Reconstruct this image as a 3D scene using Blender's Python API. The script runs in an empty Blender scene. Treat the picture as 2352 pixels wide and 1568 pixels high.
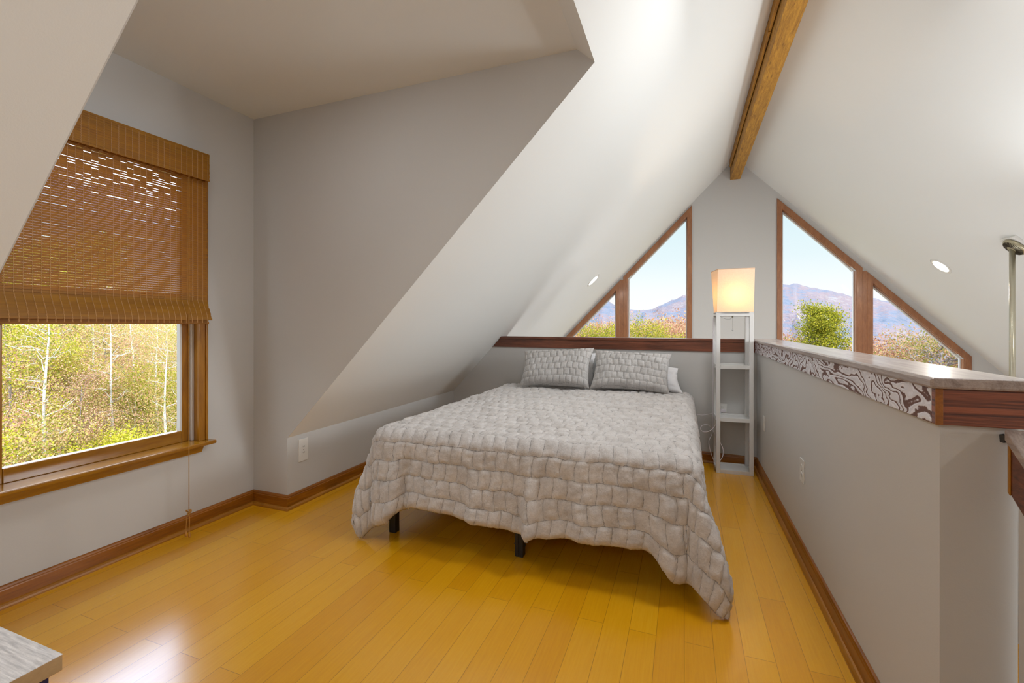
import bpy, bmesh, math, random
import numpy as np
from mathutils import Vector, Matrix, noise as mnoise
random.seed(7); rng = np.random.default_rng(7)
SC = bpy.context.scene; COL = SC.collection
PI = math.pi

# ------------------------------------------------------------------ dimensions (metres)
H = 1.2
XW, XK, YD, YN = -2.7117, -2.4128, 2.2515, 0.5988      # window wall, knee wall, dormer cheeks
ZK, ZDC, M = 0.4628, 2.58, 1.019                       # knee wall height, dormer ceiling, roof pitch
XS, XD1 = -0.4148, -0.504
YBL, YBR = 4.5328, 4.2866                              # half wall behind the bed (left, right end)
ZLB, ZC = 0.9651, 1.0758
XH, YE = 0.5677, 1.3721
YG, XR = 7.3878, 0.6956
YB0 = -2.6
TH = 0.14
sl = lambda x: ZK + M * (x - XK)
ZR = sl(XR)
sr = lambda x: ZR - M * (x - XR)
YBK = (YBR - YBL) / (XH - XK)
yb = lambda x: YBL + YBK * (x - XK)
XRW = 4.15
ZLOW = -2.7

# ------------------------------------------------------------------ helpers
def link(o, parent=None):
    COL.objects.link(o)
    if parent: o.parent = parent
    return o

def tag(o, label=None, cat=None, group=None, kind=None):
    if label: o['label'] = label
    if cat: o['category'] = cat
    if group: o['group'] = group
    if kind: o['kind'] = kind
    return o

def empty(name, loc=(0, 0, 0), rz=0):
    o = bpy.data.objects.new(name, None); o.location = loc; o.rotation_euler = (0, 0, rz)
    o.empty_display_size = 0.05
    return link(o)

def mesh_obj(name, verts, faces, mat, parent=None, smooth=False):
    me = bpy.data.meshes.new(name)
    me.from_pydata([tuple(map(float, v)) for v in verts], [], [tuple(f) for f in faces])
    if isinstance(mat, (list, tuple)):
        for m in mat: me.materials.append(m)
    else: me.materials.append(mat)
    if smooth: me.shade_smooth()
    me.update()
    return link(bpy.data.objects.new(name, me), parent)

def bm_obj(name, bm, mat, parent=None, smooth=False, bevel=0, recalc=True):
    if recalc: bmesh.ops.recalc_face_normals(bm, faces=bm.faces)
    me = bpy.data.meshes.new(name); bm.to_mesh(me); bm.free()
    if isinstance(mat, (list, tuple)):
        for m in mat: me.materials.append(m)
    else: me.materials.append(mat)
    if smooth: me.shade_smooth()
    o = link(bpy.data.objects.new(name, me), parent)
    if bevel:
        b = o.modifiers.new('bevel', 'BEVEL'); b.width = bevel; b.segments = 2; b.limit_method = 'ANGLE'
    return o

def add_box(bm, x0, x1, y0, y1, z0, z1, mat=None, mi=0):
    vs = [bm.verts.new((x, y, z)) for x in (x0, x1) for y in (y0, y1) for z in (z0, z1)]
    if mat is not None:
        for v in vs: v.co = mat @ v.co
    for f in ((0, 1, 3, 2), (4, 6, 7, 5), (0, 4, 5, 1), (2, 3, 7, 6), (0, 2, 6, 4), (1, 5, 7, 3)):
        fc = bm.faces.new([vs[i] for i in f]); fc.material_index = mi
    return vs

def box(name, x0, x1, y0, y1, z0, z1, mat, parent=None, bevel=0):
    bm = bmesh.new(); add_box(bm, x0, x1, y0, y1, z0, z1)
    return bm_obj(name, bm, mat, parent, bevel=bevel)

def add_prism(bm, pts, off):
    """pts: planar 3D polygon, off: extrusion vector"""
    off = Vector(off); n = len(pts)
    a = [bm.verts.new(p) for p in pts]; b = [bm.verts.new(Vector(p) + off) for p in pts]
    bm.faces.new(a); bm.faces.new(b[::-1])
    for i in range(n): bm.faces.new((a[i], b[i], b[(i + 1) % n], a[(i + 1) % n]))

def prism(name, pts, off, mat, parent=None, bevel=0):
    bm = bmesh.new(); add_prism(bm, pts, off)
    return bm_obj(name, bm, mat, parent, bevel=bevel)

def add_tube(bm, pts, r, seg=8, caps=True):
    pts = [Vector(p) for p in pts]; n = len(pts)
    rs = r if isinstance(r, (list, tuple)) else [r] * n
    rings = []
    up = Vector((0, 0, 1))
    for i, p in enumerate(pts):
        d = (pts[min(i + 1, n - 1)] - pts[max(i - 1, 0)])
        if d.length < 1e-9: d = Vector((0, 0, 1))
        d.normalize()
        a = d.cross(up)
        if a.length < 1e-3: a = d.cross(Vector((1, 0, 0)))
        a.normalize(); b = d.cross(a)
        rings.append([bm.verts.new(p + (a * math.cos(t) + b * math.sin(t)) * rs[i]) for t in [2 * PI * k / seg for k in range(seg)]])
    for i in range(n - 1):
        for k in range(seg):
            bm.faces.new((rings[i][k], rings[i][(k + 1) % seg], rings[i + 1][(k + 1) % seg], rings[i + 1][k]))
    if caps:
        bm.faces.new(rings[0][::-1]); bm.faces.new(rings[-1])

def tube(name, pts, r, mat, parent=None, seg=8, smooth=True):
    bm = bmesh.new(); add_tube(bm, pts, r, seg)
    return bm_obj(name, bm, mat, parent, smooth=smooth)

def add_lathe(bm, prof, seg=32, mat=None):
    rings = []
    for r, z in prof:
        ring = []
        for k in range(seg):
            t = 2 * PI * k / seg
            co = Vector((r * math.cos(t), r * math.sin(t), z))
            if mat is not None: co = mat @ co
            ring.append(bm.verts.new(co))
        rings.append(ring)
    for i in range(len(rings) - 1):
        for k in range(seg):
            bm.faces.new((rings[i][k], rings[i][(k + 1) % seg], rings[i + 1][(k + 1) % seg], rings[i + 1][k]))
    bm.faces.new(rings[0][::-1]); bm.faces.new(rings[-1])

def spline(ctrl, n=8):
    """Catmull-Rom through the control points"""
    P = [Vector(p) for p in ctrl]; P = [P[0] * 2 - P[1]] + P + [P[-1] * 2 - P[-2]]
    out = []
    for i in range(1, len(P) - 2):
        for k in range(n):
            t = k / n
            out.append(0.5 * ((2 * P[i]) + (P[i + 1] - P[i - 1]) * t + (2 * P[i - 1] - 5 * P[i] + 4 * P[i + 1] - P[i + 2]) * t * t
                              + (3 * P[i] - P[i - 1] - 3 * P[i + 1] + P[i + 2]) * t ** 3))
    out.append(P[-2]); return out

# ------------------------------------------------------------------ materials
class NT:
    def __init__(s, name):
        s.m = bpy.data.materials.new(name); s.m.use_nodes = True; s.t = s.m.node_tree
        s.t.nodes.clear(); s.out = s.t.nodes.new('ShaderNodeOutputMaterial')
    def n(s, typ, **kw):
        nd = s.t.nodes.new(typ)
        for k, v in kw.items():
            if k.startswith('i_'):
                key = k[2:]; nd.inputs[int(key) if key.isdigit() else key.replace('_', ' ')].default_value = v
            else: setattr(nd, k, v)
        return nd
    def l(s, a, b): s.t.links.new(a, b)
    def ramp(s, fac, stops, interp='LINEAR'):
        r = s.n('ShaderNodeValToRGB'); cr = r.color_ramp; cr.interpolation = interp
        while len(cr.elements) < len(stops): cr.elements.new(0.5)
        for e, (p, c) in zip(cr.elements, stops): e.position = p; e.color = (*c, 1)
        s.l(fac, r.inputs[0]); return r.outputs[0]
    def mapping(s, scale, src='Object', rot=(0, 0, 0)):
        tc = s.n('ShaderNodeTexCoord'); mp = s.n('ShaderNodeMapping')
        mp.inputs['Scale'].default_value = scale; mp.inputs['Rotation'].default_value = rot
        s.l(tc.outputs[src], mp.inputs['Vector']); return mp.outputs[0]
    def noise(s, vec, scale, detail=4, rough=.5, dist=0):
        nz = s.n('ShaderNodeTexNoise'); nz.inputs['Scale'].default_value = scale; nz.inputs['Detail'].default_value = detail
        nz.inputs['Roughness'].default_value = rough; nz.inputs['Distortion'].default_value = dist
        s.l(vec, nz.inputs['Vector']); return nz.outputs[0]
    def math(s, op, a, b=None, c=None):
        m = s.n('ShaderNodeMath', operation=op)
        for i, v in enumerate((a, b, c)):
            if v is None: continue
            if isinstance(v, (int, float)): m.inputs[i].default_value = v
            else: s.l(v, m.inputs[i])
        return m.outputs[0]
    def bump(s, h, strength, dist=.01, normal=None):
        b = s.n('ShaderNodeBump'); b.inputs['Strength'].default_value = strength; b.inputs['Distance'].default_value = dist
        s.l(h, b.inputs['Height'])
        if normal is not None: s.l(normal, b.inputs['Normal'])
        return b.outputs[0]
    def mix(s, fac, a, b):
        mx = s.n('ShaderNodeMix', data_type='RGBA')
        if isinstance(fac, (int, float)): mx.inputs[0].default_value = fac
        else: s.l(fac, mx.inputs[0])
        for i, v in ((6, a), (7, b)):
            if isinstance(v, tuple): mx.inputs[i].default_value = (*v, 1)
            else: s.l(v, mx.inputs[i])
        return mx.outputs[2]
    def bsdf(s, col=None, rough=.5, normal=None, **kw):
        b = s.n('ShaderNodeBsdfPrincipled')
        if isinstance(col, tuple): b.inputs['Base Color'].default_value = (*col, 1)
        elif col is not None: s.l(col, b.inputs['Base Color'])
        if isinstance(rough, (int, float)): b.inputs['Roughness'].default_value = rough
        else: s.l(rough, b.inputs['Roughness'])
        if normal is not None: s.l(normal, b.inputs['Normal'])
        for k, v in kw.items(): b.inputs[k.replace('_', ' ')].default_value = v
        s.l(b.outputs[0], s.out.inputs[0]); return b

def plain(name, col, rough=.5, **kw):
    t = NT(name); t.bsdf(col, rough, **kw); return t.m

def paint(name, col, rough=.75, bump=.12):
    t = NT(name); v = t.mapping((1, 1, 1))
    n1 = t.noise(v, 260, 3, .6); n2 = t.noise(v, 1.3, 2)
    c = t.mix(t.math('MULTIPLY', n2, .12), col, tuple(x * .88 for x in col))
    t.bsdf(c, rough, t.bump(n1, bump, .002)); t.m['k'] = 1; return t.m

def wood(name, dark, light, scale, rough=.35, contrast=(.3, .7), bump=.1, coat=0., freq=4., wavy=1.2, knots=None):
    """scale: stretch vector, smallest along the grain"""
    t = NT(name); v = t.mapping(scale)
    a = t.noise(v, freq, 8, .62, wavy); b = t.noise(v, freq * 7, 4, .6, .4)
    f = t.math('ADD', t.math('MULTIPLY', a, .7), t.math('MULTIPLY', b, .3))
    c = t.ramp(f, [(contrast[0], dark), (contrast[1], light)])
    if knots:
        kv = t.mapping(knots); vo = t.n('ShaderNodeTexVoronoi'); vo.inputs['Scale'].default_value = 1.0
        t.l(kv, vo.inputs['Vector'])
        kf = t.ramp(vo.outputs['Distance'], [(.05, (1, 1, 1)), (.1, (0, 0, 0))])
        c = t.mix(kf, c, tuple(x * .35 for x in dark))
    t.bsdf(c, rough, t.bump(f, bump, .004), Coat_Weight=coat, Coat_Roughness=.15); return t.m

MAT = {}
MAT['wall'] = paint('wall_paint', (.55, .545, .532))
MAT['ceil'] = paint('ceiling_paint', (.75, .76, .745))
MAT['casing'] = wood('window_casing_wood', (.20, .072, .004), (.44, .19, .010), (3, 3, .5), .3, bump=.05, coat=.3)
MAT['casing_h'] = wood('window_stool_wood', (.22, .08, .004), (.44, .20, .010), (3, .5, 3), .22, bump=.04, coat=.5)
MAT['gcasing'] = wood('gable_casing_wood', (.20, .075, .03), (.40, .17, .07), (3, 3, .7), .35, bump=.05, coat=.2)
MAT['base'] = wood('baseboard_wood', (.13, .034, .001), (.40, .135, .003), (4, .35, 4), .4, bump=.05, coat=.15)
MAT['base_x'] = wood('baseboard_wood_cross', (.13, .034, .001), (.40, .135, .003), (.35, 4, 4), .4, bump=.05, coat=.15)
MAT['shoe'] = wood('shoe_moulding_wood', (.24, .085, .004), (.46, .19, .012), (4, .35, 4), .35, bump=.04)
MAT['beam'] = wood('rough_beam_wood', (.20, .08, .006), (.52, .26, .025), (7, .7, 7), .6, (.36, .64), .5, 0, 5., 1.0, knots=(9, 1.6, .2))
MAT['ledge'] = wood('dark_ledge_wood', (.055, .014, .006), (.22, .065, .03), (.4, 3, 9), .28, (.35, .62), .15, .4, 3., 2.0)
MAT['endgrain'] = wood('striped_end_board_wood', (.055, .013, .007), (.30, .085, .035), (.6, 3, 34), .4, (.40, .60), .3, .2, 2.6, .8)
MAT['shade_slat'] = None

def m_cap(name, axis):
    # varnished cathedral-grain fir: glossy latewood bands, their varnish sheen painted in as pale colour, between dull dark ones
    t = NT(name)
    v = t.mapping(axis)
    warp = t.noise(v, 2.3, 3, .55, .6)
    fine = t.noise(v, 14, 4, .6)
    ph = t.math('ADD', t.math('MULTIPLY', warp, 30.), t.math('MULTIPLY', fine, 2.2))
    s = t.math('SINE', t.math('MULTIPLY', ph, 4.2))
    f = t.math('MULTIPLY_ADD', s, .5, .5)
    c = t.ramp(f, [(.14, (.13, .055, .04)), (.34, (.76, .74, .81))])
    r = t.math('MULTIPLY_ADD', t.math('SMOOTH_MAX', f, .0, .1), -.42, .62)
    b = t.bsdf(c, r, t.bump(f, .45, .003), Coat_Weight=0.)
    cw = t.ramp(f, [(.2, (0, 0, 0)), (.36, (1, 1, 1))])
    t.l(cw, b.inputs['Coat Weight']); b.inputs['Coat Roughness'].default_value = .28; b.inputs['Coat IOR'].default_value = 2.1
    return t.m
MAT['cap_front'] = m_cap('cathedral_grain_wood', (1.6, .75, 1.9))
MAT['cap_top'] = wood('varnished_cap_top', (.22, .165, .145), (.48, .40, .36), (9, .6, 9), .36, (.35, .65), .8, .5, 3., 1.0)  # grain tones lightened, the varnish sheen is put into the colour

def m_floor():
    t = NT('bamboo_floor')
    tc = t.n('ShaderNodeTexCoord'); sep = t.n('ShaderNodeSeparateXYZ'); t.l(tc.outputs['Object'], sep.inputs[0])
    cmb = t.n('ShaderNodeCombineXYZ'); t.l(sep.outputs[1], cmb.inputs[0]); t.l(sep.outputs[0], cmb.inputs[1])
    br = t.n('ShaderNodeTexBrick'); t.l(cmb.outputs[0], br.inputs['Vector'])
    for k, v in (('Scale', 1.), ('Mortar Size', .0011), ('Mortar Smooth', .15), ('Brick Width', 1.13), ('Row Height', .1015), ('Bias', 0.)):
        br.inputs[k].default_value = v
    br.offset = .37; br.offset_frequency = 2; br.squash = 1
    br.inputs['Color1'].default_value = (0, 0, 0, 1); br.inputs['Color2'].default_value = (1, 1, 1, 1)
    br.inputs['Mortar'].default_value = (.5, .5, .5, 1)
    v = t.mapping((26, .9, 26)); g = t.noise(v, 5, 5, .6, .3)
    v2 = t.mapping((60, 5, 1)); g2 = t.noise(v2, 3, 3, .6)
    sp = t.n('ShaderNodeSeparateColor'); t.l(br.outputs['Color'], sp.inputs[0])
    f = t.math('ADD', t.math('ADD', t.math('MULTIPLY', sp.outputs[0], .24), .05), t.math('ADD', t.math('MULTIPLY', g, .42), t.math('MULTIPLY', g2, .16)))
    c = t.ramp(f, FLOOR_RAMP)
    c = t.mix(t.math('MULTIPLY', br.outputs['Fac'], .6), c, (.20, .075, .004))
    h = t.math('SUBTRACT', t.math('MULTIPLY', g, .15), br.outputs['Fac'])
    sm = t.noise(t.mapping((1, 1, 1)), 3.5, 4, .6)
    t.bsdf(c, t.math('MULTIPLY_ADD', sm, .14, .17), t.bump(h, .25, .0015), Specular_IOR_Level=.5, Coat_Weight=.7, Coat_Roughness=.22)
    return t.m
FLOOR_RAMP = [(.2, (.64, .27, .002)), (.5, (.74, .355, .004)), (.8, (.82, .44, .018))]
MAT['floor'] = m_floor()

def m_fur(name, col, dark):
    t = NT(name); v = t.mapping((1, 1, 1))
    a = t.noise(v, 420, 3, .7); b = t.noise(v, 95, 4, .65, .6); c0 = t.noise(v, 16, 3, .6)
    f = t.math('ADD', t.math('MULTIPLY', a, .35), t.math('ADD', t.math('MULTIPLY', b, .4), t.math('MULTIPLY', c0, .25)))
    at = t.n('ShaderNodeAttribute', attribute_name='cell')
    wb = t.n('ShaderNodeVectorMath', operation='SCALE'); wn = t.n('ShaderNodeTexNoise'); wn.inputs['Scale'].default_value = 120.; t.l(v, wn.inputs['Vector'])
    sb_ = t.n('ShaderNodeVectorMath', operation='SUBTRACT'); t.l(wn.outputs[1], sb_.inputs[0]); sb_.inputs[1].default_value = (.5, .5, .5)
    t.l(sb_.outputs[0], wb.inputs[0]); wb.inputs['Scale'].default_value = .09
    ad = t.n('ShaderNodeVectorMath', operation='ADD'); t.l(at.outputs['Vector'], ad.inputs[0]); t.l(wb.outputs[0], ad.inputs[1])
    br = t.n('ShaderNodeTexBrick'); t.l(ad.outputs[0], br.inputs['Vector']); br.offset = .5; br.offset_frequency = 2
    for k, q in (('Scale', 1.), ('Mortar Size', .024), ('Mortar Smooth', .5), ('Brick Width', 1.), ('Row Height', 1.)): br.inputs[k].default_value = q
    seam = t.math('MULTIPLY', br.outputs['Fac'], t.ramp(t.noise(v, 55, 2), [(.36, (.25, .25, .25)), (.58, (1, 1, 1))]))
    c = t.ramp(f, [(.33, dark), (.62, col)])
    mo = t.ramp(t.noise(v, 11, 4, .65), [(.36, (.84, .83, .82)), (.56, (1, 1, 1))])
    mm = t.n('ShaderNodeMix', data_type='RGBA', blend_type='MULTIPLY'); mm.inputs[0].default_value = 1.; t.l(c, mm.inputs[6]); t.l(mo, mm.inputs[7]); c = mm.outputs[2]
    c = t.mix(t.math('MULTIPLY', seam, .62), c, tuple(x * .35 for x in dark))
    n = t.bump(t.math('SUBTRACT', t.math('ADD', b, t.math('MULTIPLY', a, .5)), t.math('MULTIPLY', seam, .8)), .6, .006)
    t.bsdf(c, .95, n, Sheen_Weight=.25, Sheen_Roughness=.5, Specular_IOR_Level=.1); return t.m
MAT['fur'] = m_fur('plush_grey_fur', (.74, .715, .70), (.53, .50, .485))
MAT['fur_pillow'] = m_fur('plush_pillow_fur', (.62, .60, .585), (.43, .415, .405))
MAT['white_cloth'] = plain('white_pillow_cotton', (.80, .80, .82), .9)
MAT['mattress'] = plain('mattress_fabric', (.75, .74, .72), .9)
MAT['black_metal'] = plain('black_powder_coated_steel', (.012, .012, .014), .35)
MAT['white_laminate'] = paint('white_lamp_laminate', (.66, .655, .64), .5, .02)
MAT['white_plastic'] = plain('white_plastic', (.72, .71, .68), .3)
MAT['slot'] = plain('dark_slot', (.03, .03, .03), .6)
MAT['cord_white'] = plain('white_cord', (.70, .66, .70), .4)
MAT['chain'] = plain('nickel_chain', (.5, .5, .5), .25, Metallic=1.)
MAT['brass'] = plain('antique_brass', (.42, .38, .26), .38, Metallic=.75)
MAT['nickel'] = plain('satin_brass_rod', (.52, .49, .38), .3, Metallic=.8)
MAT['tassel'] = wood('tassel_wood', (.35, .14, .02), (.6, .28, .05), (1, 1, 1), .5)
MAT['thread'] = plain('blind_thread', (.60, .33, .12), .9)
MAT['rope'] = plain('blind_pull_cord', (.48, .24, .05), .9)
MAT['navy'] = plain('navy_metal', (.004, .006, .05), .35)
MAT['desk_side'] = wood('desk_edge_oak', (.30, .19, .09), (.42, .28, .14), (.6, 4, 8), .45)
def m_desk():
    t = NT('limed_desk_top'); v = t.mapping((5, 60, 5))
    a = t.noise(v, 5, 6, .65, .15)
    c = t.ramp(a, [(.35, (.46, .46, .48)), (.65, (.80, .79, .80))])
    t.bsdf(c, .32, t.bump(a, .5, .002), Coat_Weight=.3); return t.m
MAT['desk_top'] = m_desk()

def m_slat():
    t = NT('woven_bamboo_slat'); v = t.mapping((1, 1.2, 60))
    a = t.noise(v, 2.2, 4, .6)
    geo = t.n('ShaderNodeNewGeometry')
    f = t.math('ADD', t.math('MULTIPLY', a, .84), t.math('MULTIPLY', geo.outputs['Random Per Island'], .14))
    c = t.ramp(f, [(.25, (.21, .085, .002)), (.75, (.42, .19, .003))])
    d = t.n('ShaderNodeBsdfPrincipled'); t.l(c, d.inputs['Base Color']); d.inputs['Roughness'].default_value = .55
    tr = t.n('ShaderNodeBsdfTranslucent'); tr.inputs[0].default_value = (.85, .33, .0, 1)
    mx = t.n('ShaderNodeMixShader'); mx.inputs[0].default_value = .26
    t.l(d.outputs[0], mx.inputs[1]); t.l(tr.outputs[0], mx.inputs[2]); t.l(mx.outputs[0], t.out.inputs[0]); return t.m
MAT['slat'] = m_slat()

def m_glass():
    t = NT('window_glass'); tr = t.n('ShaderNodeBsdfTransparent'); tr.inputs[0].default_value = (.97, .985, .98, 1)
    gl = t.n('ShaderNodeBsdfGlossy'); gl.inputs['Roughness'].default_value = .02
    mx = t.n('ShaderNodeMixShader'); mx.inputs[0].default_value = .0015
    t.l(tr.outputs[0], mx.inputs[1]); t.l(gl.outputs[0], mx.inputs[2]); t.l(mx.outputs[0], t.out.inputs[0]); return t.m
MAT['glass'] = m_glass()

def m_emit(name, col, s):
    t = NT(name); e = t.n('ShaderNodeEmission'); e.inputs[0].default_value = (*col, 1); e.inputs[1].default_value = s
    t.l(e.outputs[0], t.out.inputs[0]); return t.m
MAT['can_lens'] = m_emit('lit_lamp_lens', (1, .93, .85), 9)
MAT['bulb'] = m_emit('lit_bulb', (1, .72, .35), 14)

def m_shade():
    t = NT('cream_lampshade_linen'); v = t.mapping((1, 1, 1)); a = t.noise(t.mapping((90, 90, 700)), 1., 3, .6)
    d = t.n('ShaderNodeBsdfDiffuse'); t.l(t.ramp(a, [(.3, (.62, .52, .42)), (.7, (.74, .64, .52))]), d.inputs[0])
    tr = t.n('ShaderNodeBsdfTranslucent'); tr.inputs[0].default_value = (.80, .56, .31, 1)
    mx = t.n('ShaderNodeMixShader'); mx.inputs[0].default_value = .16
    t.l(d.outputs[0], mx.inputs[1]); t.l(tr.outputs[0], mx.inputs[2]); t.l(mx.outputs[0], t.out.inputs[0]); return t.m
MAT['lampshade'] = m_shade()

def m_leaf(name, stops):
    t = NT(name); geo = t.n('ShaderNodeNewGeometry'); oi = t.n('ShaderNodeObjectInfo')
    f = t.math('ADD', t.math('MULTIPLY', geo.outputs['Random Per Island'], .8), t.math('MULTIPLY', oi.outputs['Random'], .2))
    c = t.ramp(f, stops)
    d = t.n('ShaderNodeBsdfDiffuse'); t.l(c, d.inputs[0]); tr = t.n('ShaderNodeBsdfTranslucent'); t.l(c, tr.inputs[0])
    mx = t.n('ShaderNodeMixShader'); mx.inputs[0].default_value = .4
    t.l(d.outputs[0], mx.inputs[1]); t.l(tr.outputs[0], mx.inputs[2]); t.l(mx.outputs[0], t.out.inputs[0]); return t.m
MAT['leaf_green'] = m_leaf('yellow_green_leaves', [(0, (.10, .13, .015)), (.4, (.26, .26, .025)), (.75, (.44, .38, .045)), (1, (.52, .45, .12))])
MAT['leaf_mix'] = m_leaf('turning_leaves', [(0, (.10, .12, .03)), (.35, (.29, .27, .07)), (.65, (.40, .27, .14)), (1, (.40, .19, .13))])
MAT['leaf_red'] = m_leaf('rusty_leaves', [(0, (.20, .10, .07)), (.4, (.42, .21, .13)), (.7, (.50, .32, .22)), (1, (.46, .40, .16))])
MAT['leaf_w_green'] = m_leaf('bright_yellow_green_leaves', [(0, (.15, .19, .02)), (.4, (.40, .42, .03)), (.75, (.66, .58, .06)), (1, (.80, .72, .22))])  # dormer-side leaf copies, lightened: stronger daylight put into their colours
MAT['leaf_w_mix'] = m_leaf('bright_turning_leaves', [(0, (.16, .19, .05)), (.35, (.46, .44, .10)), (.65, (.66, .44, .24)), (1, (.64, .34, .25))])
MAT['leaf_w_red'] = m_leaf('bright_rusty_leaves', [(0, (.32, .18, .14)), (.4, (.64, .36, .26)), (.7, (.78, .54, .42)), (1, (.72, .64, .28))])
MAT['bark_pale'] = wood('pale_bark', (.42, .40, .39), (.85, .83, .80), (6, 6, 1), .8, bump=.2)
MAT['bark_dark'] = wood('dark_bark', (.13, .10, .10), (.36, .30, .30), (6, 6, 1), .85, bump=.3)

def m_ground():
    t = NT('leaf_litter_ground'); v = t.mapping((1, 1, 1)); a = t.noise(v, 1.4, 6, .7); b = t.noise(v, 9, 5, .7)
    f = t.math('ADD', t.math('MULTIPLY', a, .55), t.math('MULTIPLY', b, .45))
    c = t.ramp(f, [(.34, (.16, .12, .10)), (.46, (.36, .26, .21)), (.54, (.30, .31, .14)), (.66, (.46, .42, .30))])
    t.bsdf(c, .95, t.bump(b, .8, .2)); return t.m
MAT['ground'] = m_ground()
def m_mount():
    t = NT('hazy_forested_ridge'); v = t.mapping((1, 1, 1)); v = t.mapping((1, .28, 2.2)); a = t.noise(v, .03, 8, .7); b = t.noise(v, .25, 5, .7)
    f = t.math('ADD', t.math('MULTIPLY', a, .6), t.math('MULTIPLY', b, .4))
    c = t.ramp(f, [(.38, (.11, .14, .20)), (.47, (.16, .18, .24)), (.54, (.22, .17, .19)), (.62, (.25, .24, .26))])  # blue-grey base colours carry the distance haze
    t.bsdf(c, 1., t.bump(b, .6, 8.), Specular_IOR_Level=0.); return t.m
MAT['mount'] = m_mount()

# ------------------------------------------------------------------ room shell
def struct(o): o['kind'] = 'structure'; return o
mw, mc = MAT['wall'], MAT['ceil']

# floor of the loft
prism('floor', [(XW - .1, YB0, 0), (XH + TH, YB0, 0), (XH + TH, yb(XH + TH) + .1, 0), (XK - .1, YBL + .1, 0), (XW - .1, YBL + .1, 0)], (0, 0, -.24), MAT['floor'])['kind'] = 'structure'
bm = bmesh.new(); add_box(bm, XW - .3, XRW + .2, YB0 - .1, YG + .2, ZLOW - .1, ZLOW)
o = bm_obj('floor_lower', bm, MAT['floor']); struct(o)

# left slope (with the dormer opening) and right slope, as slabs
nL = Vector((-M, 0, 1)).normalized() * .16
bm = bmesh.new()
def slopeL(x0, x1, y0, y1): add_prism(bm, [(x0, y0, sl(x0)), (x1, y0, sl(x1)), (x1, y1, sl(x1)), (x0, y1, sl(x0))], nL)
slopeL(XS, XR, YB0, YG); slopeL(XK, XS, YB0, YN - .003); slopeL(XK, XS, YD + .003, YG); slopeL(XK - .45, XK, YBL + .1, YG)
nR = Vector((M, 0, 1)).normalized() * .16
add_prism(bm, [(XR, YB0, ZR), (XRW, YB0, sr(XRW)), (XRW, YG, sr(XRW)), (XR, YG, ZR)], nR)
struct(bm_obj('ceiling', bm, mc))
# dormer ceiling and its short bevelled header
bm = bmesh.new()
add_prism(bm, [(XW - .12, YN, ZDC), (XD1, YN, ZDC), (XD1, YD, ZDC), (XW - .12, YD, ZDC)], (0, 0, .12))
add_prism(bm, [(XD1, YN, ZDC), (XS, YN, sl(XS)), (XS, YD, sl(XS)), (XD1, YD, ZDC)], (.0, 0, .12))
struct(bm_obj('ceiling_dormer', bm, mc))

def cheek(name, y, s):
    pts = [(XW - .1, y, 0), (XK, y, 0), (XK, y, ZK), (XS, y, sl(XS)), (XD1, y, ZDC), (XW - .1, y, ZDC)]
    return struct(prism(name, pts, (0, s * .003, 0), mw))
cheek('wall_dormer_far', YD, 1); cheek('wall_dormer_near', YN, -1)

# window wall with its opening
WY0, WY1, WZ0, WZ1 = 1.0, 1.885, .485, 2.16
bm = bmesh.new()
add_box(bm, XW - .16, XW, YN - .1, WY0, 0, ZDC + .1); add_box(bm, XW - .16, XW, WY1, YD + .1, 0, ZDC + .1)
add_box(bm, XW - .16, XW, WY0, WY1, 0, WZ0); add_box(bm, XW - .16, XW, WY0, WY1, WZ1, ZDC + .1)
struct(bm_obj('wall_window', bm, mw))

# knee wall left of the bed, and the one nearer the viewer
struct(box('wall_left', XK - .1, XK, YD + .003, YBL, 0, ZK + .02, mw))
struct(box('wall_left_near', XK - .1, XK, YB0, YN - .003, 0, ZK + .02, mw))
# half wall behind the bed, its upper left corner cut by the roof slope
zt = ZC - .03
xc = XK + (zt - ZK) / M
struct(prism('wall_back', [(XK, YBL, 0), (XH, YBR, 0), (XH, YBR, zt), (xc, yb(xc), zt), (XK, YBL, ZK)], (0, .12, 0), mw))
# half wall on the right
struct(box('wall_right', XH, XH + TH, YE, YBR + .12, -.24, zt, mw))
struct(box('wall_front', XW - .2, XRW + .2, YB0 - .15, YB0, ZLOW, ZR + .2, mw))
struct(box('wall_lower_right', XRW, XRW + .15, YB0, YG + .15, ZLOW, sr(XRW) + .15, mw))
struct(box('wall_lower_left', XK - .6, XK - .45, YB0, YG + .15, ZLOW, sl(XK - .45) + .1, mw))
struct(box('wall_lower_loft', XK - .45, XH + TH, YBL + .1, YBL + .2, ZLOW, -.24, mw))
struct(box('wall_lower_stair', XH + TH - .05, XH + TH, YB0, YBR, ZLOW, -.24, mw))

# gable wall with four trapezoid openings
ZB = .12
GS = 1.027
gz = lambda x: 2.994 - GS * (abs(x - .6685) - .5605)
def quadwin(xa, xb): return [(xa, ZB), (xb, ZB), (xb, gz(xb)), (xa, gz(xa))]
GW = [quadwin(-2.03, -.955), quadwin(-.905, .108), quadwin(1.229, 2.235), quadwin(2.285, 3.366)]
bm = bmesh.new()
def loop(pts):
    vs = [bm.verts.new((x, YG, z)) for x, z in pts]
    for i in range(len(vs)): bm.edges.new((vs[i], vs[(i + 1) % len(vs)]))
loop([(XK - .5, ZLOW), (XRW + .1, ZLOW), (XRW + .1, sr(XRW + .1) + .1), (XR, ZR + .1), (XK - .5, sl(XK - .5) + .1)])
for w in GW:
    cx = sum(p[0] for p in w) / 4; cz = sum(p[1] for p in w) / 4
    loop([(x + (.05 if x < cx else -.05), z + (.05 if z < cz else -.06)) for x, z in w])
bmesh.ops.triangle_fill(bm, use_beauty=True, use_dissolve=False, edges=bm.edges[:])
for f in bm.faces:
    if f.normal.y > 0: f.normal_flip()
o = bm_obj('wall_gable', bm, mw, recalc=False); struct(o)
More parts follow.
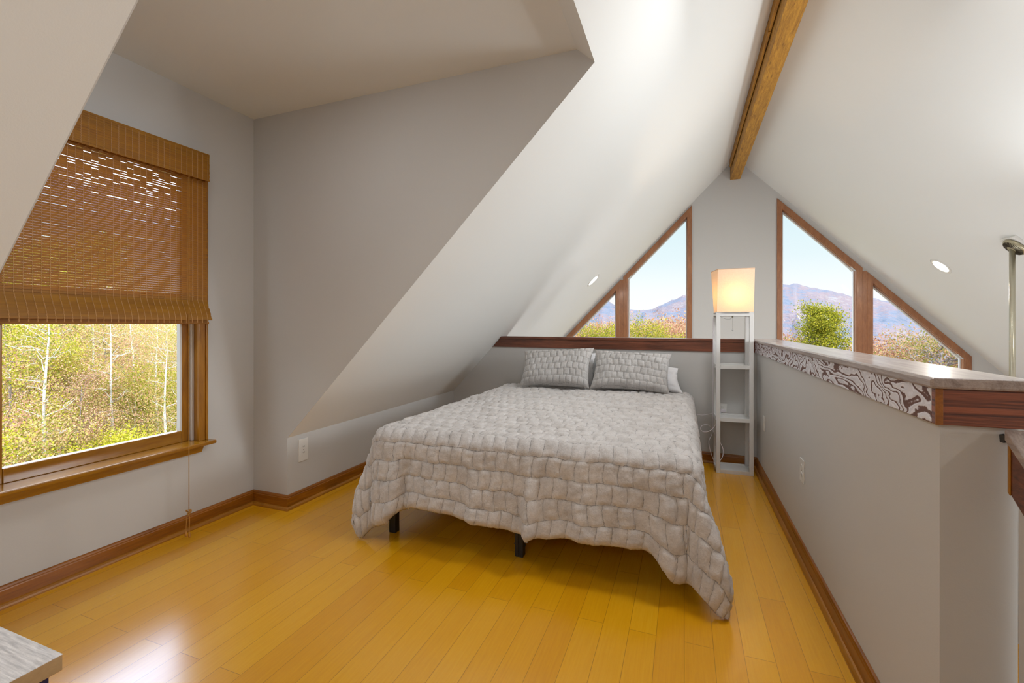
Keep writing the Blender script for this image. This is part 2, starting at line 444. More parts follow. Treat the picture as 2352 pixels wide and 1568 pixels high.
s = o.modifiers.new('thick', 'SOLIDIFY'); s.thickness = .16; s.offset = -1

def inset_poly(pts, d):
    n = len(pts); out = []
    ctr = Vector((sum(p[0] for p in pts) / n, sum(p[1] for p in pts) / n)); L = []
    for i in range(n):
        a, b = Vector(pts[i]), Vector(pts[(i + 1) % n]); t = (b - a).normalized(); nn = Vector((-t.y, t.x))
        if (ctr - a).dot(nn) < 0: nn = -nn
        L.append((a + nn * d, t))
    for i in range(n):
        (p, t), (q, u) = L[i - 1], L[i]
        k = (q - p).x * u.y - (q - p).y * u.x; den = t.x * u.y - t.y * u.x
        out.append(tuple(p + t * (k / den)))
    return out
def ring(name, outer, inner, y0, y1, mat, parent):
    bm = bmesh.new(); n = len(outer)
    V = [[bm.verts.new((x, y, z)) for x, z in pl] for pl in (outer, inner) for y in (y0, y1)]
    o0, o1, i0, i1 = V
    for k in range(n):
        j = (k + 1) % n
        for a, b in ((o0, i0), (i0, i1), (i1, o1), (o1, o0)): bm.faces.new((a[k], a[j], b[j], b[k]))
    return bm_obj(name, bm, mat, parent, bevel=.004)
for i, w in enumerate(GW):
    r = empty('window_%d' % (i + 2), ((w[0][0] + w[1][0]) / 2, YG, ZB)); struct(r)
    lw = [(x - r.location.x, z - ZB) for x, z in w]
    ring('casing', lw, inset_poly(lw, .066), -.022, 0, MAT['gcasing'], r)
    ring('jamb', inset_poly(lw, .050), inset_poly(lw, .072), -.001, .10, MAT['gcasing'], r)
    ring('sash', inset_poly(lw, .071), inset_poly(lw, .088), .055, .09, MAT['white_laminate'], r)
    p = inset_poly(lw, .086)
    bm = bmesh.new(); add_prism(bm, [(x, .07, z) for x, z in p], (0, .006, 0)); bm_obj('pane', bm, MAT['glass'], r)
# mullion posts between each pair
for i, x in enumerate((-.93, 2.26)):
    struct(box('trim_%d' % (5 + i), x - .026, x + .026, YG - .018, YG + .1, ZB, gz(x) - .02, MAT['gcasing']))

# ------------------------------------------------------------------ dormer window
w = empty('window_1', (XW, (WY0 + WY1) / 2, WZ0)); struct(w)
def wl(name, x0, x1, y0, y1, z0, z1, mat, bevel=.003, par=None):
    return box(name, x0 - XW, x1 - XW, y0 - w.location.y, y1 - w.location.y, z0 - WZ0, z1 - WZ0, mat, w, bevel)
ci, co = MAT['casing'], MAT['casing_h']
CW = XW + .022
for y0, y1 in ((.915, WY0 + .018), (WY1 - .018, 1.918)):
    wl('casing', XW, CW, y0, y1, .508, 2.215, ci)
    wl('back_band', XW, CW + .008, (y0 if y0 < 1 else y1 - .014), (y0 + .014 if y0 < 1 else y1), .508, 2.22, ci)
wl('head_casing', XW, CW, WY0, WY1, 2.15, 2.215, co)
for y0, y1 in ((WY0 - .01, WY0 + .008), (WY1 - .008, WY1 + .01)): wl('jamb', XW - .16, XW, y0, y1, WZ0, WZ1, ci)
wl('jamb_track', XW - .055, XW - .035, 1.862, 1.878, .508, WZ1, MAT['white_laminate'])
wl('jamb', XW - .16, XW, WY0, WY1, WZ1 - .01, WZ1 + .01, co)
SX0, SX1 = XW - .10, XW - .058
wl('sash_stile', SX0, SX1, 1.015, 1.066, .508, 2.15, ci); wl('sash_stile', SX0, SX1, 1.818, 1.868, .508, 2.15, ci)
wl('sash_rail', SX0, SX1 + .002, 1.066, 1.818, .508, .574, co); wl('sash_rail', SX0, SX1, 1.066, 1.818, 2.08, 2.15, co)
wl('sash_rail', SX0, SX1, 1.066, 1.818, 1.33, 1.375, co)
for y in (1.205, 1.665):
    bm = bmesh.new()
    add_lathe(bm, [(.0, 0), (.05, 0), (.055, .0012), (.0, .0012)], 32, Matrix.Translation((SX1 + .002 - XW, y - w.location.y, .541 - WZ0)) @ Matrix.Rotation(PI / 2, 4, 'Y') @ Matrix.Diagonal((.36, 1, 1, 1)))
    bm_obj('finger_pull', bm, co, w)
wl('sash_gasket', SX0 + .01, SX1 + .0005, 1.812, 1.822, .570, 2.08, MAT['white_laminate'])
wl('pane', XW - .082, XW - .077, 1.06, 1.825, .57, 2.085, MAT['glass'], 0)
bm = bmesh.new()
yc, zc0 = w.location.y, WZ0
add_box(bm, -.16, .076, .895 - yc, 1.938 - yc, .486 - zc0, .508 - zc0)
bm_obj('stool', bm, co, w, bevel=.006)
bm = bmesh.new()
add_prism(bm, [(0, .93 - yc, .487 - zc0), (0, 1.905 - yc, .487 - zc0), (0, 1.885 - yc, .441 - zc0), (0, .95 - yc, .441 - zc0)], (.022, 0, 0))
bm_obj('apron', bm, co, w, bevel=.003)

# ------------------------------------------------------------------ baseboards (mitred sweep)
path = [(XK, YB0), (XK, YN), (XW, YN), (XW, YD), (XK, YD), (XK, YBL), (XH, YBR), (XH, YE)]
path = [Vector(p) for p in path]
def mitre(i):
    ns = []
    for a, b in ((i - 1, i), (i, i + 1)):
        if a < 0 or b >= len(path): continue
        d = (path[b] - path[a]).normalized(); ns.append(Vector((d.y, -d.x)))
    if len(ns) == 1: return ns[0]
    s = ns[0] + ns[1]; return s / (1 + ns[0].dot(ns[1]))
def sweep(name, i, prof, mat, parent=None):
    bm = bmesh.new(); R = []
    for k in (i, i + 1):
        m = mitre(k); R.append([bm.verts.new((path[k].x + m.x * o, path[k].y + m.y * o, z)) for o, z in prof])
    n = len(prof)
    for k in range(n): bm.faces.new((R[0][k], R[0][(k + 1) % n], R[1][(k + 1) % n], R[1][k]))
    bm.faces.new(R[0][::-1]); bm.faces.new(R[1])
    return bm_obj(name, bm, mat, parent)
BP = [(0, 0), (.014, 0), (.014, .072), (.0115, .076), (.0115, .081), (.008, .088), (.004, .091), (0, .092)]
SP = [(.014, 0), (.031, 0), (.0305, .006), (.027, .013), (.021, .019), (.014, .021)]
for i, nm in enumerate(('left_near', 'dormer_near', 'window', 'dormer_far', 'left', 'back', 'right')):
    b = struct(sweep('baseboard_' + nm, i, BP, MAT['base_x'] if nm in ('dormer_near', 'dormer_far', 'back') else MAT['base']))
    sweep('shoe_moulding', i, SP, MAT['shoe'], b)

# ------------------------------------------------------------------ ledge behind the bed and cap on the right half wall
def ledge():
    t = struct(empty('trim_1', (0, 0, 0)))
    for nm, z0, z1, off, back, mat in (('fascia_board', ZLB, ZC - .026, .014, 0, MAT['ledge']), ('fascia_board', ZLB, ZC - .026, -.12, -.135, MAT['ledge']), ('cap_board', ZC - .026, ZC, .026, -.145, MAT['ledge'])):
        x0b = XK + (z0 - ZK) / M + .004; x0t = XK + (z1 - ZK) / M + .004
        x1 = XH - .005
        bm = bmesh.new(); A = [];
        for yo in (-off, -back):
            A.append([(x0b, yb(x0b) + yo, z0), (x1, yb(x1) + yo, z0), (x1, yb(x1) + yo, z1), (x0t, yb(x0t) + yo, z1)])
        a = [bm.verts.new(p) for p in A[0]]; b = [bm.verts.new(p) for p in A[1]]
        bm.faces.new(a); bm.faces.new(b[::-1])
        for k in range(4): bm.faces.new((a[k], b[k], b[(k + 1) % 4], a[(k + 1) % 4]))
        bm_obj(nm, bm, mat, t, bevel=.002)
ledge()
t = struct(empty('trim_2', (0, 0, 0)))
XO = XH + TH
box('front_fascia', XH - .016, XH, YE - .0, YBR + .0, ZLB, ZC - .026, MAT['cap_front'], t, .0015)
box('rear_fascia', XO, XO + .016, YE, YBR + .12, ZLB, ZC - .026, MAT['endgrain'], t, .0015)
box('end_fascia', XH - .016, XO + .016, YE - .018, YE, ZLB, ZC - .026, MAT['endgrain'], t, .002)
bm = bmesh.new(); add_box(bm, XH - .028, XO + .030, YE - .03, yb(XO) + .14, ZC - .026, ZC)
bm_obj('cap_board', bm, MAT['cap_top'], t, bevel=.006)
box('edge_strip', XH - .0165, XH - .002, YE - .022, YE - .0175, ZLB, ZC - .026, MAT['base'], t, .001)

# stair rail wall starting below the end of the cap
t = struct(empty('trim_4', (.688, YE - .02, .958)))
def sloped(nm, x0, x1, za, zb, ya, ybb, drop, mat):
    bm = bmesh.new()
    add_prism(bm, [(x0, ya, za), (x0, ybb, za - drop), (x0, ybb, zb - drop), (x0, ya, zb)], (x1 - x0, 0, 0))
    return bm_obj(nm, bm, mat, t, bevel=.002)
L = 1.3
sloped('rail_fascia', -.006, .010, -.135, -.018, 0, -L, .75 * L, MAT['ledge'])
sloped('rail_cap', -.014, .16, -.018, .006, 0, -L, .75 * L, MAT['cap_top'])
sloped('rail_end_strip', -.009, -.005, -.135, -.018, 0, -.008, .006, MAT['casing'])
sloped('rail_wall', .010, .13, -1.2, -.018, 0, -L, .75 * L, mw)
bm = bmesh.new(); add_lathe(bm, [(.0, 0), (.006, .002), (.007, .018), (0, .021)], 16, Matrix.Translation((-.012, .006, -.026)))
bm_obj('rubber_bumper', bm, MAT['slot'], t)

# ------------------------------------------------------------------ ridge beam
BW, BZ = .1322, 3.3207
b = struct(empty('trim_3', (XR, YG, BZ)))
box('beam_body', -BW / 2, BW / 2, YB0 + .01 - YG, 0, 0, .20, MAT['beam'], b, .004)
for y0, y1 in ((-YG + 3.97, -.22), (YB0 + .05 - YG, -YG + 3.955)):
    box('side_board', -BW / 2 - .028, -BW / 2 - .008, y0, y1, .124, .22, MAT['beam'], b, .002)

# ------------------------------------------------------------------ woven blind
BXF, BXP = -2.60, -2.642     # valance face, panel plane
bl = empty('woven_blind', (BXP, 1.40, 2.19)); tag(bl, 'brown woven bamboo roman blind, half lowered over the dormer window', 'blind')
ty = [0.93 + .0298 * k for k in range(33)]
def slats(name, zlo, zhi, pitch, yl, yr, xf, gapf, parent, th=.0016):
    bm = bmesh.new(); n = int(round((zhi - zlo) / pitch))
    for k in range(n):
        z0 = zlo + k * pitch
        edges = [yl] + [y for y in ty if yl + .005 < y < yr - .005] + [yr]
        jr = random.uniform(-.003, .003)
        for a, c in zip(edges[:-1], edges[1:]):
            g = gapf(z0, (a + c) / 2, k)
            x = xf(z0 + pitch / 2); dx = xf(z0 + pitch) - xf(z0)
            p0 = [(x - dx / 2, z0), (x + dx / 2, z0 + pitch - g)]
            j = jr if c == yr else 0
            vs = [(px - BXP + e, y - 1.40, z - 2.19) for (px, z) in p0 for y in (a, c + j) for e in (-th, th + .0006 * math.sin(0))]
            v = [bm.verts.new(q) for q in vs]
            for f in ((0, 2, 3, 1), (4, 5, 7, 6), (0, 1, 5, 4), (2, 6, 7, 3), (1, 3, 7, 5), (0, 4, 6, 2)): bm.faces.new([v[i] for i in f])
    return bm_obj(name, bm, MAT['slat'], parent)
hot = {}
def gap(z, y, k):
    # loose weave: open stretches, most of them high up and away from the right edge
    if z < 1.32: return .0
    hi = max(0, min(1, (z - 1.75) / .25)); p = .03 + .75 * hi * hi
    if y > 1.76: p = .0
    r = random.random()
    if hot.get((k - 0, round(y, 2) - 0)): return .004
    if k in rowg and random.random() < .55 and y < 1.72: return rowg[k]
    return random.uniform(.0018, .0036) if r < p * .45 else .0009
rowg = {}
for k in (12, 22, 29, 36, 44, 47, 52, 56, 59, 62, 64): rowg[k] = random.choice((.0010, .0014, .002)) if k < 42 else random.choice((.002, .003, .0042))
def stackx(z):
    d = (1.345 - z) / .125
    return BXP + (0 if d <= 0 else .042 * math.sin(min(d, 1) * PI * .5) ** 1.4)
pn = slats('woven_panel', 1.225, 2.055, .0115, .93, 1.880, stackx, gap, bl)
slats('folded_hem', 1.203, 1.2265, .0115, .932, 1.878, lambda z: BXP + .018, lambda *a: 0., bl)
slats('folded_hem', 1.235, 1.36, .0115, .932, 1.876, lambda z: BXP - .012, lambda *a: 0., bl)
slats('valance', 2.035, 2.193, .0113, .925, 1.864, lambda z: BXF, lambda *a: .0006, bl, .0022)
box('valance_return', BXF - .075 - BXP, BXF - BXP, 1.862 - 1.40, 1.866 - 1.40, 2.036 - 2.19, .003, MAT['slat'], bl)
box('head_rail', XW + .03 - BXP, BXF - .006 - BXP, .93 - 1.40, 1.85 - 1.40, -.05, 0, MAT['casing_h'], bl)
bm = bmesh.new()
for y in ty[1:-1]:
    for dy in (-.0012, .0012):
        zz = [1.21 + .0115 * k / 2 for k in range(int((2.19 - 1.21) / .0115 * 2))]
        pts = []
        for i, z in enumerate(zz):
            x = (BXF + .0035) if z > 2.035 else stackx(z) + .0028
            pts.append((x - BXP, y + dy * (1 if i % 4 < 2 else -1) - 1.40, z - 2.19))
        add_tube(bm, pts, .0008, 3)
bm_obj('stitching', bm, MAT['thread'], bl)
CX = -2.592
tube('pull_cord', [(CX - BXP, 1.743 - 1.40, z - 2.19) for z in (2.03, 1.6, 1.2, .8, .4, .16)], .0022, MAT['rope'], bl, 6)
bm = bmesh.new(); c0 = Vector((CX - BXP, 1.741 - 1.40, .152 - 2.19))
pts = [c0 + Vector((.008 * math.cos(t * 1.0), .010 * math.sin(t * 1.6 + 1), .013 * math.sin(t * .7))) for t in np.linspace(0, 14, 60)]
add_tube(bm, pts, .0026, 5); bm_obj('cord_knot', bm, MAT['rope'], bl, smooth=True)
for dy, zb, z2 in ((-.014, .042, .10), (.004, .030, .09)):
    tube('tassel_cord', spline([(CX - BXP, 1.741 - 1.40, .15 - 2.19), (CX - BXP + .002, 1.741 + dy * .9 - 1.40, z2 + .02 - 2.19), (CX - BXP, 1.741 + dy - 1.40, zb - 2.19)]), .0018, MAT['rope'], bl, 5)
    bm = bmesh.new(); add_lathe(bm, [(.002, .026), (.004, .024), (.006, .012), (.0068, .003), (.005, -.002), (.002, -.003)], 14, Matrix.Translation((CX - BXP, 1.741 + dy - 1.40, zb - 2.19 - .018)))
    bm_obj('tassel', bm, MAT['tassel'], bl, smooth=True)

# ------------------------------------------------------------------ quilted plush grid surfaces
def quilt(U, V, cu=.066, cv=.092, jit=.006, seed=0.):
    """height of a brick-stitched plush pattern at cloth coordinates U, V (metres), and its cell coordinates"""
    b = (V + jit * (np.sin(U * 23 + V * 5 + seed) + .6 * np.sin(U * 51 + 1.3 + seed * 2) + .35 * np.sin(U * 97 + V * 13))) / cv
    a = U / cu + .10 * np.sin(U * 9 + V * 3 + seed) + .08 * np.sin(V * 40 + seed)
    row = np.floor(b); fv = b - row; a2 = a + np.where(row % 2 == 0, .5, 0.); fu = a2 - np.floor(a2)
    du = np.minimum(fu, 1 - fu) * cu; dv = np.minimum(fv, 1 - fv) * cv
    h = np.clip(du / .013, 0, 1); h = h * (2 - h); g = np.clip(dv / .015, 0, 1); g = g * (2 - g)
    rnd = np.modf(np.abs(np.sin(np.floor(a2) * 12.9898 + row * 78.233 + seed) * 43758.5453))[0]
    dome = .75 + .25 * (1 - (2 * fu - 1) ** 2) * (1 - (2 * fv - 1) ** 2)
    return (.15 + .85 * h) * (.2 + .8 * g) * dome * (.85 + .3 * rnd), np.stack([a, b], -1)

def grid_obj(name, P, mat, parent=None, attr=None, flip=False, uvw=False):
    nu, nv = P.shape[:2]
    idx = np.arange(nu * nv).reshape(nu, nv)
    q = np.stack([idx[:-1, :-1], idx[1:, :-1], idx[1:, 1:], idx[:-1, 1:]], -1).reshape(-1, 4)
    if flip: q = q[:, ::-1]
    me = bpy.data.meshes.new(name); me.vertices.add(nu * nv); me.vertices.foreach_set('co', P.reshape(-1).astype(np.float32))
    me.loops.add(q.size); me.loops.foreach_set('vertex_index', q.reshape(-1).astype(np.int32))
    me.polygons.add(len(q)); me.polygons.foreach_set('loop_start', np.arange(0, q.size, 4, dtype=np.int32))
    me.polygons.foreach_set('loop_total', np.full(len(q), 4, dtype=np.int32))
    me.update(calc_edges=True); me.validate(); me.materials.append(mat); me.shade_smooth()
    if attr is not None:
        at = np.concatenate([attr, np.zeros(attr.shape[:-1] + (1,))], -1)
        a = me.attributes.new('cell', 'FLOAT_VECTOR', 'POINT'); a.data.foreach_set('vector', at.reshape(-1).astype(np.float32))
    return link(bpy.data.objects.new(name, me), parent)

def grid_normals(P):
    du = np.gradient(P, axis=0); dv = np.gradient(P, axis=1)
    n = np.cross(du, dv); return n / (np.linalg.norm(n, axis=-1, keepdims=True) + 1e-9)

def sstep(x, a, b): t = np.clip((x - a) / (b - a), 0, 1); return t * t * (3 - 2 * t)

def fnoise(U, V, f, seed=0, octv=3):
    """cheap smooth pseudo noise"""
    r = np.random.default_rng(seed + 11); out = np.zeros_like(U); a = 1.
    for o in range(octv):
        for _ in range(5):
            th = r.uniform(0, PI * 2); ff = f * (2 ** o) * r.uniform(.6, 1.4)
            out += a / 3 * np.sin((U * math.cos(th) + V * math.sin(th)) * ff + r.uniform(0, 6.28))
        a *= .55
    return out

# ---- bed: frame, mattress, comforter
BX0, BX1, BY0, BY1, BTOP = -1.60, .0, 2.20, 4.22, .57
bed = empty('bed_frame', ((BX0 + BX1) / 2, (BY0 + BY1) / 2, 0))
tag(bed, 'black metal bed frame with square legs under the grey comforter', 'bed frame')
bx, by = bed.location.x, bed.location.y
for x0, x1, y0, y1 in ((BX0 + .0, BX0 + .035, BY0 + .01, BY1), (BX1 - .035, BX1, BY0 + .01, BY1), (bx - .02, bx + .02, BY0 + .01, BY1)):
    box('side_rail' if x0 != bx - .02 else 'centre_rail', x0 - bx, x1 - bx, y0 - by, y1 - by, .27, .31, MAT['black_metal'], bed, .002)
for y in (BY0 + .01, (BY0 + BY1) / 2, BY1 - .035): box('cross_rail', BX0 - bx, BX1 - bx, y - by, y + .035 - by, .272, .308, MAT['black_metal'], bed, .002)
for x in (BX0 + .004, bx - .022, BX1 - .045):
    for y in (BY0 + (.01 if x < -.1 else .10), (BY0 + BY1) / 2, BY1 - .05):
        bm = bmesh.new(); w_ = .042
        if abs(x - bx) < .1:
            add_box(bm, x - bx, x - bx + .021, y - by, y - by + w_, 0, .27); add_box(bm, x - bx + .024, x - bx + .045, y - by, y - by + w_, 0, .27)
            add_box(bm, x - bx + .018, x - bx + .028, y - by + .006, y - by + w_, .0, .27)
            for sx in (-.009, .049): add_box(bm, x - bx + sx, x - bx + sx + .006, y - by + .015, y - by + .022, .055, .061)
        else: add_box(bm, x - bx, x - bx + w_, y - by, y - by + w_, 0, .27)
        bm_obj('leg', bm, MAT['black_metal'], bed, bevel=.002)
mt = box('mattress', BX0 + .02, BX1 - .02, BY0 + .02, BY1, .312, BTOP - .035, MAT['mattress'], None, .04)
tag(mt, 'pale mattress on the black frame, hidden under the grey comforter', 'mattress')

def comforter():
    hL, hR, hF = .44, .47, .455
    step = .0078
    us = np.arange(-hL, (BX1 - BX0) + hR + step, step); vs = np.arange(-hF, (BY1 - BY0) - .01, step)
    U, V = np.meshgrid(us, vs, indexing='ij')
    W = BX1 - BX0; rc = .05
    # hem is not straight: shorter in the middle of the foot
    cu = np.clip(U, 0, W); cv = np.clip(V, 0, None)
    ex = U - cu; ey = V - cv               # excess outside the mattress top
    d = np.sqrt(ex ** 2 + ey ** 2)
    corner = (np.abs(ex) > 1e-9) & (ey < -1e-9)
    dirx = np.where(d > 1e-9, ex / np.maximum(d, 1e-9), 0.); diry = np.where(d > 1e-9, ey / np.maximum(d, 1e-9), 0.)
    # weights of the three sides + corners
    wl_ = np.where(ex < 0, dirx ** 2, 0.); wr_ = np.where(ex > 0, dirx ** 2, 0.); wf_ = diry ** 2
    cl = np.where((ex < 0), 4 * dirx ** 2 * diry ** 2, 0.); cr_ = np.where((ex > 0), 4 * dirx ** 2 * diry ** 2, 0.)
    vv = np.clip(V / (BY1 - BY0), 0, 1)
    fl_l = .36 * (1 - .6 * vv); fl_r = .10
    flare = wl_ * fl_l + wr_ * fl_r + wf_ * .13 + cl * .0 + cr_ * .29
    # clipped corner length so the tips only just meet the floor
    maxd = np.where(ex < 0, .56, .655)
    base = np.where(np.abs(diry) > np.abs(dirx), hF / np.maximum(np.abs(diry), .2), hL / np.maximum(np.abs(dirx), .2))
    d = np.where(corner, d * np.minimum(1, maxd / np.maximum(base, 1e-6)), d)
    r = .07
    thm = PI / 2 - flare
    s1 = r * thm
    out = np.where(d < s1, r * np.sin(d / r), r * np.sin(thm) + (d - s1) * np.sin(flare))
    drop = np.where(d < s1, r * (1 - np.cos(d / r)), r * (1 - np.cos(thm)) + (d - s1) * np.cos(flare))
    fe = np.maximum(1 - sstep(U, 0., .24), sstep(U, W - .18, W - .01)) * wf_
    d_ = d / .42; drop = drop + fe * np.clip(d_, 0, 1.4) ** 2 * .105
    # vertical folds in the hanging part
    hang = sstep(d, .06, .40)
    per = np.where(corner, np.arctan2(np.abs(ex), -ey) * .35, 0.)
    pf = U                                      # along the foot
    fold = np.zeros_like(U)
    def ridge(c, w_, a, slant=0.): return a * np.exp(-((pf - c - slant * d) / w_) ** 2)
    foot = wf_
    fold += foot * (ridge(.90, .024, .042, -.02) - ridge(.955, .03, .022, -.02) - ridge(.85, .03, .016)
                    + ridge(.15, .032, .024, -.12) - ridge(.215, .024, .030, -.12)
                    + ridge(.56, .035, .014, .05) + ridge(1.12, .04, .012, .06) - ridge(1.06, .03, .010, .06)
                    + ridge(1.34, .04, .020, .06) - ridge(1.43, .035, .014, .06) + ridge(1.55, .05, .02, -.02))
    fold += foot * (.011 * np.sin(pf * 21 + 1.2) + .003 * np.sin(pf * 43 + 3 * np.sin(pf * 9 + d * 3)) * sstep(U, .15, .4) * (1 - sstep(U, W - .4, W - .15)))
    fold += (cl + cr_) * .016 * np.sin(np.arctan2(np.abs(ex), np.maximum(-ey, 1e-6)) * 9 + 1.)
    fold += (wl_ + wr_) * .012 * np.sin(V * 15 + .5 * np.sin(V * 7))
    out = out + fold * hang - (cr_ + cl * .6) * sstep(d, .46, .66) * .07
    # hem height: foot rides up a little at the middle and left
    lift = wf_ * sstep(d, .1, .44) * (.014 * np.sin(pf * 3.3 + 1.9) + .02 * np.exp(-((pf - .33) / .22) ** 2) - .018 * np.exp(-((pf - .9) / .1) ** 2))
    z = BTOP + .035 - drop + lift
    rcx = np.where(corner, rc, rc)
    X = BX0 + np.clip(cu, rc * 0, W) + dirx * out
    Y = BY0 + cv + diry * out
    # top: gentle sag and crown
    onTop = (d < 1e-6)
    crown = .012 * np.sin(np.clip(U / W, 0, 1) * PI) + .006 * fnoise(U, V, 5., 3, 2) + .0035 * fnoise(U * .45, V, 26., 8, 2) * sstep(V, 0., .2)
    z = z + np.where(d < .05, crown * np.clip(1 - d / .05, 0, 1), 0)
    # soft waviness everywhere
    P = np.stack([X, Y, z], -1)
    n = grid_normals(P)
    hq, seam = quilt(U + .012 * fnoise(U, V, 6, 5, 1), V, .068, .092, .0035, 1.)
    edge = np.minimum.reduce([U + hL, W + hR - U, V + hF]);
    hemtuck = sstep(edge, 0, .03)
    rough = .0018 * fnoise(U, V, 60, 9, 3) + .003 * fnoise(U, V, 14, 4, 2)
    topw = np.where(d < .02, 1.15, np.where(wr_ > .5, .7, 1.))
    disp = (hq * .0125 * topw + rough) * hemtuck
    P = P + n * disp[..., None]
    e_ = np.clip(edge / .034, 0, 1)
    P = P - n * ((1 - np.sqrt(1 - (1 - e_) ** 2)) * .018)[..., None]
    P += rng.normal(0, .0007, P.shape)
    P[..., 2] = np.maximum(P[..., 2], .012)
    o = grid_obj('comforter', P, MAT['fur'], None, seam)
    s = o.modifiers.new('pile', 'SOLIDIFY'); s.thickness = .007; s.offset = -1; s.use_even_offset = False
    return tag(o, 'grey plush quilted comforter draped over the bed, one corner on the floor', 'comforter')
comforter()

def pillow(name, TL, TR, BR, BL, thick, mat, q=True, seed=0., wr=.0, n=150):
    TL, TR, BR, BL = [np.array(p, float) for p in (TL, TR, BR, BL)]
    res = []
    nu, nv = n, int(n * .62)
    u = np.linspace(0, 1, nu); v = np.linspace(0, 1, nv); Ug, Vg = np.meshgrid(u, v, indexing='ij')
    # edges bow in slightly between the pointed corners
    bow = .035
    uu = Ug + (0.5 - Ug) * 2 * bow * (np.abs(2 * Ug - 1) ** 3) * (1 - (2 * Vg - 1) ** 2)
    vv = Vg + (0.5 - Vg) * 2 * bow * 1.4 * (np.abs(2 * Vg - 1) ** 3) * (1 - (2 * Ug - 1) ** 2)
    C = ((1 - uu) * (1 - vv))[..., None] * BL + (uu * (1 - vv))[..., None] * BR + (uu * vv)[..., None] * TR + ((1 - uu) * vv)[..., None] * TL
    nrm = np.cross(BR - BL, TL - BL); nrm /= np.linalg.norm(nrm)       # towards the viewer (-Y)
    prof = ((1 - (2 * Ug - 1) ** 4) * (1 - (2 * Vg - 1) ** 4)) ** .55
    w = np.linalg.norm(BR - BL); h = np.linalg.norm(TL - BL)
    hq, seam = quilt(Ug * w + seed, Vg * h + .01 * np.sin(Ug * 5 + seed), .055, .066, .003, seed)
    F = C + nrm * (thick * (prof * (1.15 - .35 * Vg) * (.9 + .1 * fnoise(Ug, Vg, 6, int(seed * 10), 2)))[..., None])
    if q: F = F + nrm * ((hq * .012 * np.clip(prof * 2, 0, 1))[..., None])
    if wr: F = F + nrm * ((wr * fnoise(Ug, Vg, 9, 2, 3) * prof)[..., None])
    Bk = C - nrm * (thick * .8 * prof)[..., None]
    # single closed grid: front then back
    P = np.concatenate([F, Bk[::-1]], 0); A = np.concatenate([seam, seam[::-1]], 0)
    P = np.concatenate([P, P[:1]], 0); A = np.concatenate([A, A[:1]], 0)
    P += rng.normal(0, .0005, P.shape)
    P[-1] = P[0]
    return grid_obj(name, P, mat, None, A if q else None)
yw = lambda x: yb(x) - .035
tag(pillow('sham_pillow', (-1.455, 4.19, .945), (-.778, 4.20, .985), (-.782, 3.985, .640), (-1.425, 3.965, .637), .085, MAT['fur_pillow'], True, 1.3),
    'grey plush quilted pillow at the left of the bed head, upper corner poking up', 'pillow', 'plush pillows on the bed')
tag(pillow('sham_pillow', (-.768, 4.20, .965), (-.100, 4.16, .945), (-.115, 3.965, .632), (-.775, 3.985, .640), .085, MAT['fur_pillow'], True, 2.9),
    'grey plush quilted pillow at the right of the bed head, against the white pillow', 'pillow', 'plush pillows on the bed')
tag(pillow('white_pillow', (-1.44, 4.36, .93), (-.78, 4.33, .93), (-.78, 4.21, .62), (-1.46, 4.24, .62), .06, MAT['white_cloth'], False, .4, .006, 80),
    'white cotton pillow behind the left grey plush pillow, almost hidden', 'pillow', 'white pillows on the bed')
tag(pillow('white_pillow', (-.74, 4.31, .93), (-.05, 4.27, .815), (-.01, 4.14, .615), (-.74, 4.19, .62), .07, MAT['white_cloth'], False, .9, .010, 80),
    'white cotton pillow showing beside the right grey plush pillow', 'pillow', 'white pillows on the bed')

# ------------------------------------------------------------------ shelf floor lamp
FR = math.radians(2.5); LW, LD = .272, .218
lp = empty('shelf_floor_lamp', (.242, 4.036, 0), FR)
tag(lp, 'white open shelf floor lamp with lit square shade beside the bed', 'floor lamp')
ml = MAT['white_laminate']; PW, PD = .030, .024
for i, (x, y) in enumerate(((0, 0), (LW - PW, 0), (0, LD - PD), (LW - PW, LD - PD))):
    box('post', x, x + PW, y, y + PD, .0, 1.285, ml, lp, .0015)
for z, nm in ((0, 'base_shelf'), (.418, 'shelf'), (.843, 'shelf'), (1.268, 'top_shelf')):
    box(nm, PW * .0 + .001, LW - .001, .001, LD - .001, z, z + .018, ml, lp, .001)
    for (x0, x1, y0, y1) in ((PW, LW - PW, 0, .012), (PW, LW - PW, LD - .012, LD)): box('shelf_edge', x0, x1, y0, y1, z, z + .030, ml, lp, .001)
    for (x0, x1) in ((0, .012), (LW - .012, LW)): box('shelf_edge', x0, x1, PD, LD - PD, z, z + .030, ml, lp, .001)
for z in (.21, .43, .64, .86, 1.07):
    bm = bmesh.new(); add_lathe(bm, [(.0, 0), (.005, 0), (.004, .004), (0, .004)], 10, Matrix.Translation((-.0, .012, z)) @ Matrix.Rotation(-PI / 2, 4, 'Y'))
    bm_obj('screw_cap', bm, MAT['white_plastic'], lp)
# fabric shade, slightly skewed with age
sb = [(.006, .0), (.272, .0), (.276, LD), (.004, LD)]; st = [(.012, -.004), (.280, -.004), (.262, LD - .01), (-.020, LD - .01)]
z0, z1 = 1.300, 1.650
def shade_faces(bm, e):
    cx, cy = .137, LD / 2
    rows = []
    for t in np.linspace(0, 1, 7):
        ringp = []
        for k in range(4):
            a = Vector(sb[k]).lerp(Vector(st[k]), t); b2 = Vector(sb[(k + 1) % 4]).lerp(Vector(st[(k + 1) % 4]), t)
            for s_ in (0, .25, .5, .75):
                p = a.lerp(b2, s_); q = Vector((cx, cy)) + (p - Vector((cx, cy))) * e
                ringp.append(bm.verts.new((q.x, q.y, z0 + (z1 - z0) * t)))
        rows.append(ringp)
    for i in range(6):
        for k in range(16): bm.faces.new((rows[i][k], rows[i][(k + 1) % 16], rows[i + 1][(k + 1) % 16], rows[i + 1][k]))
bm = bmesh.new(); shade_faces(bm, 1.0)
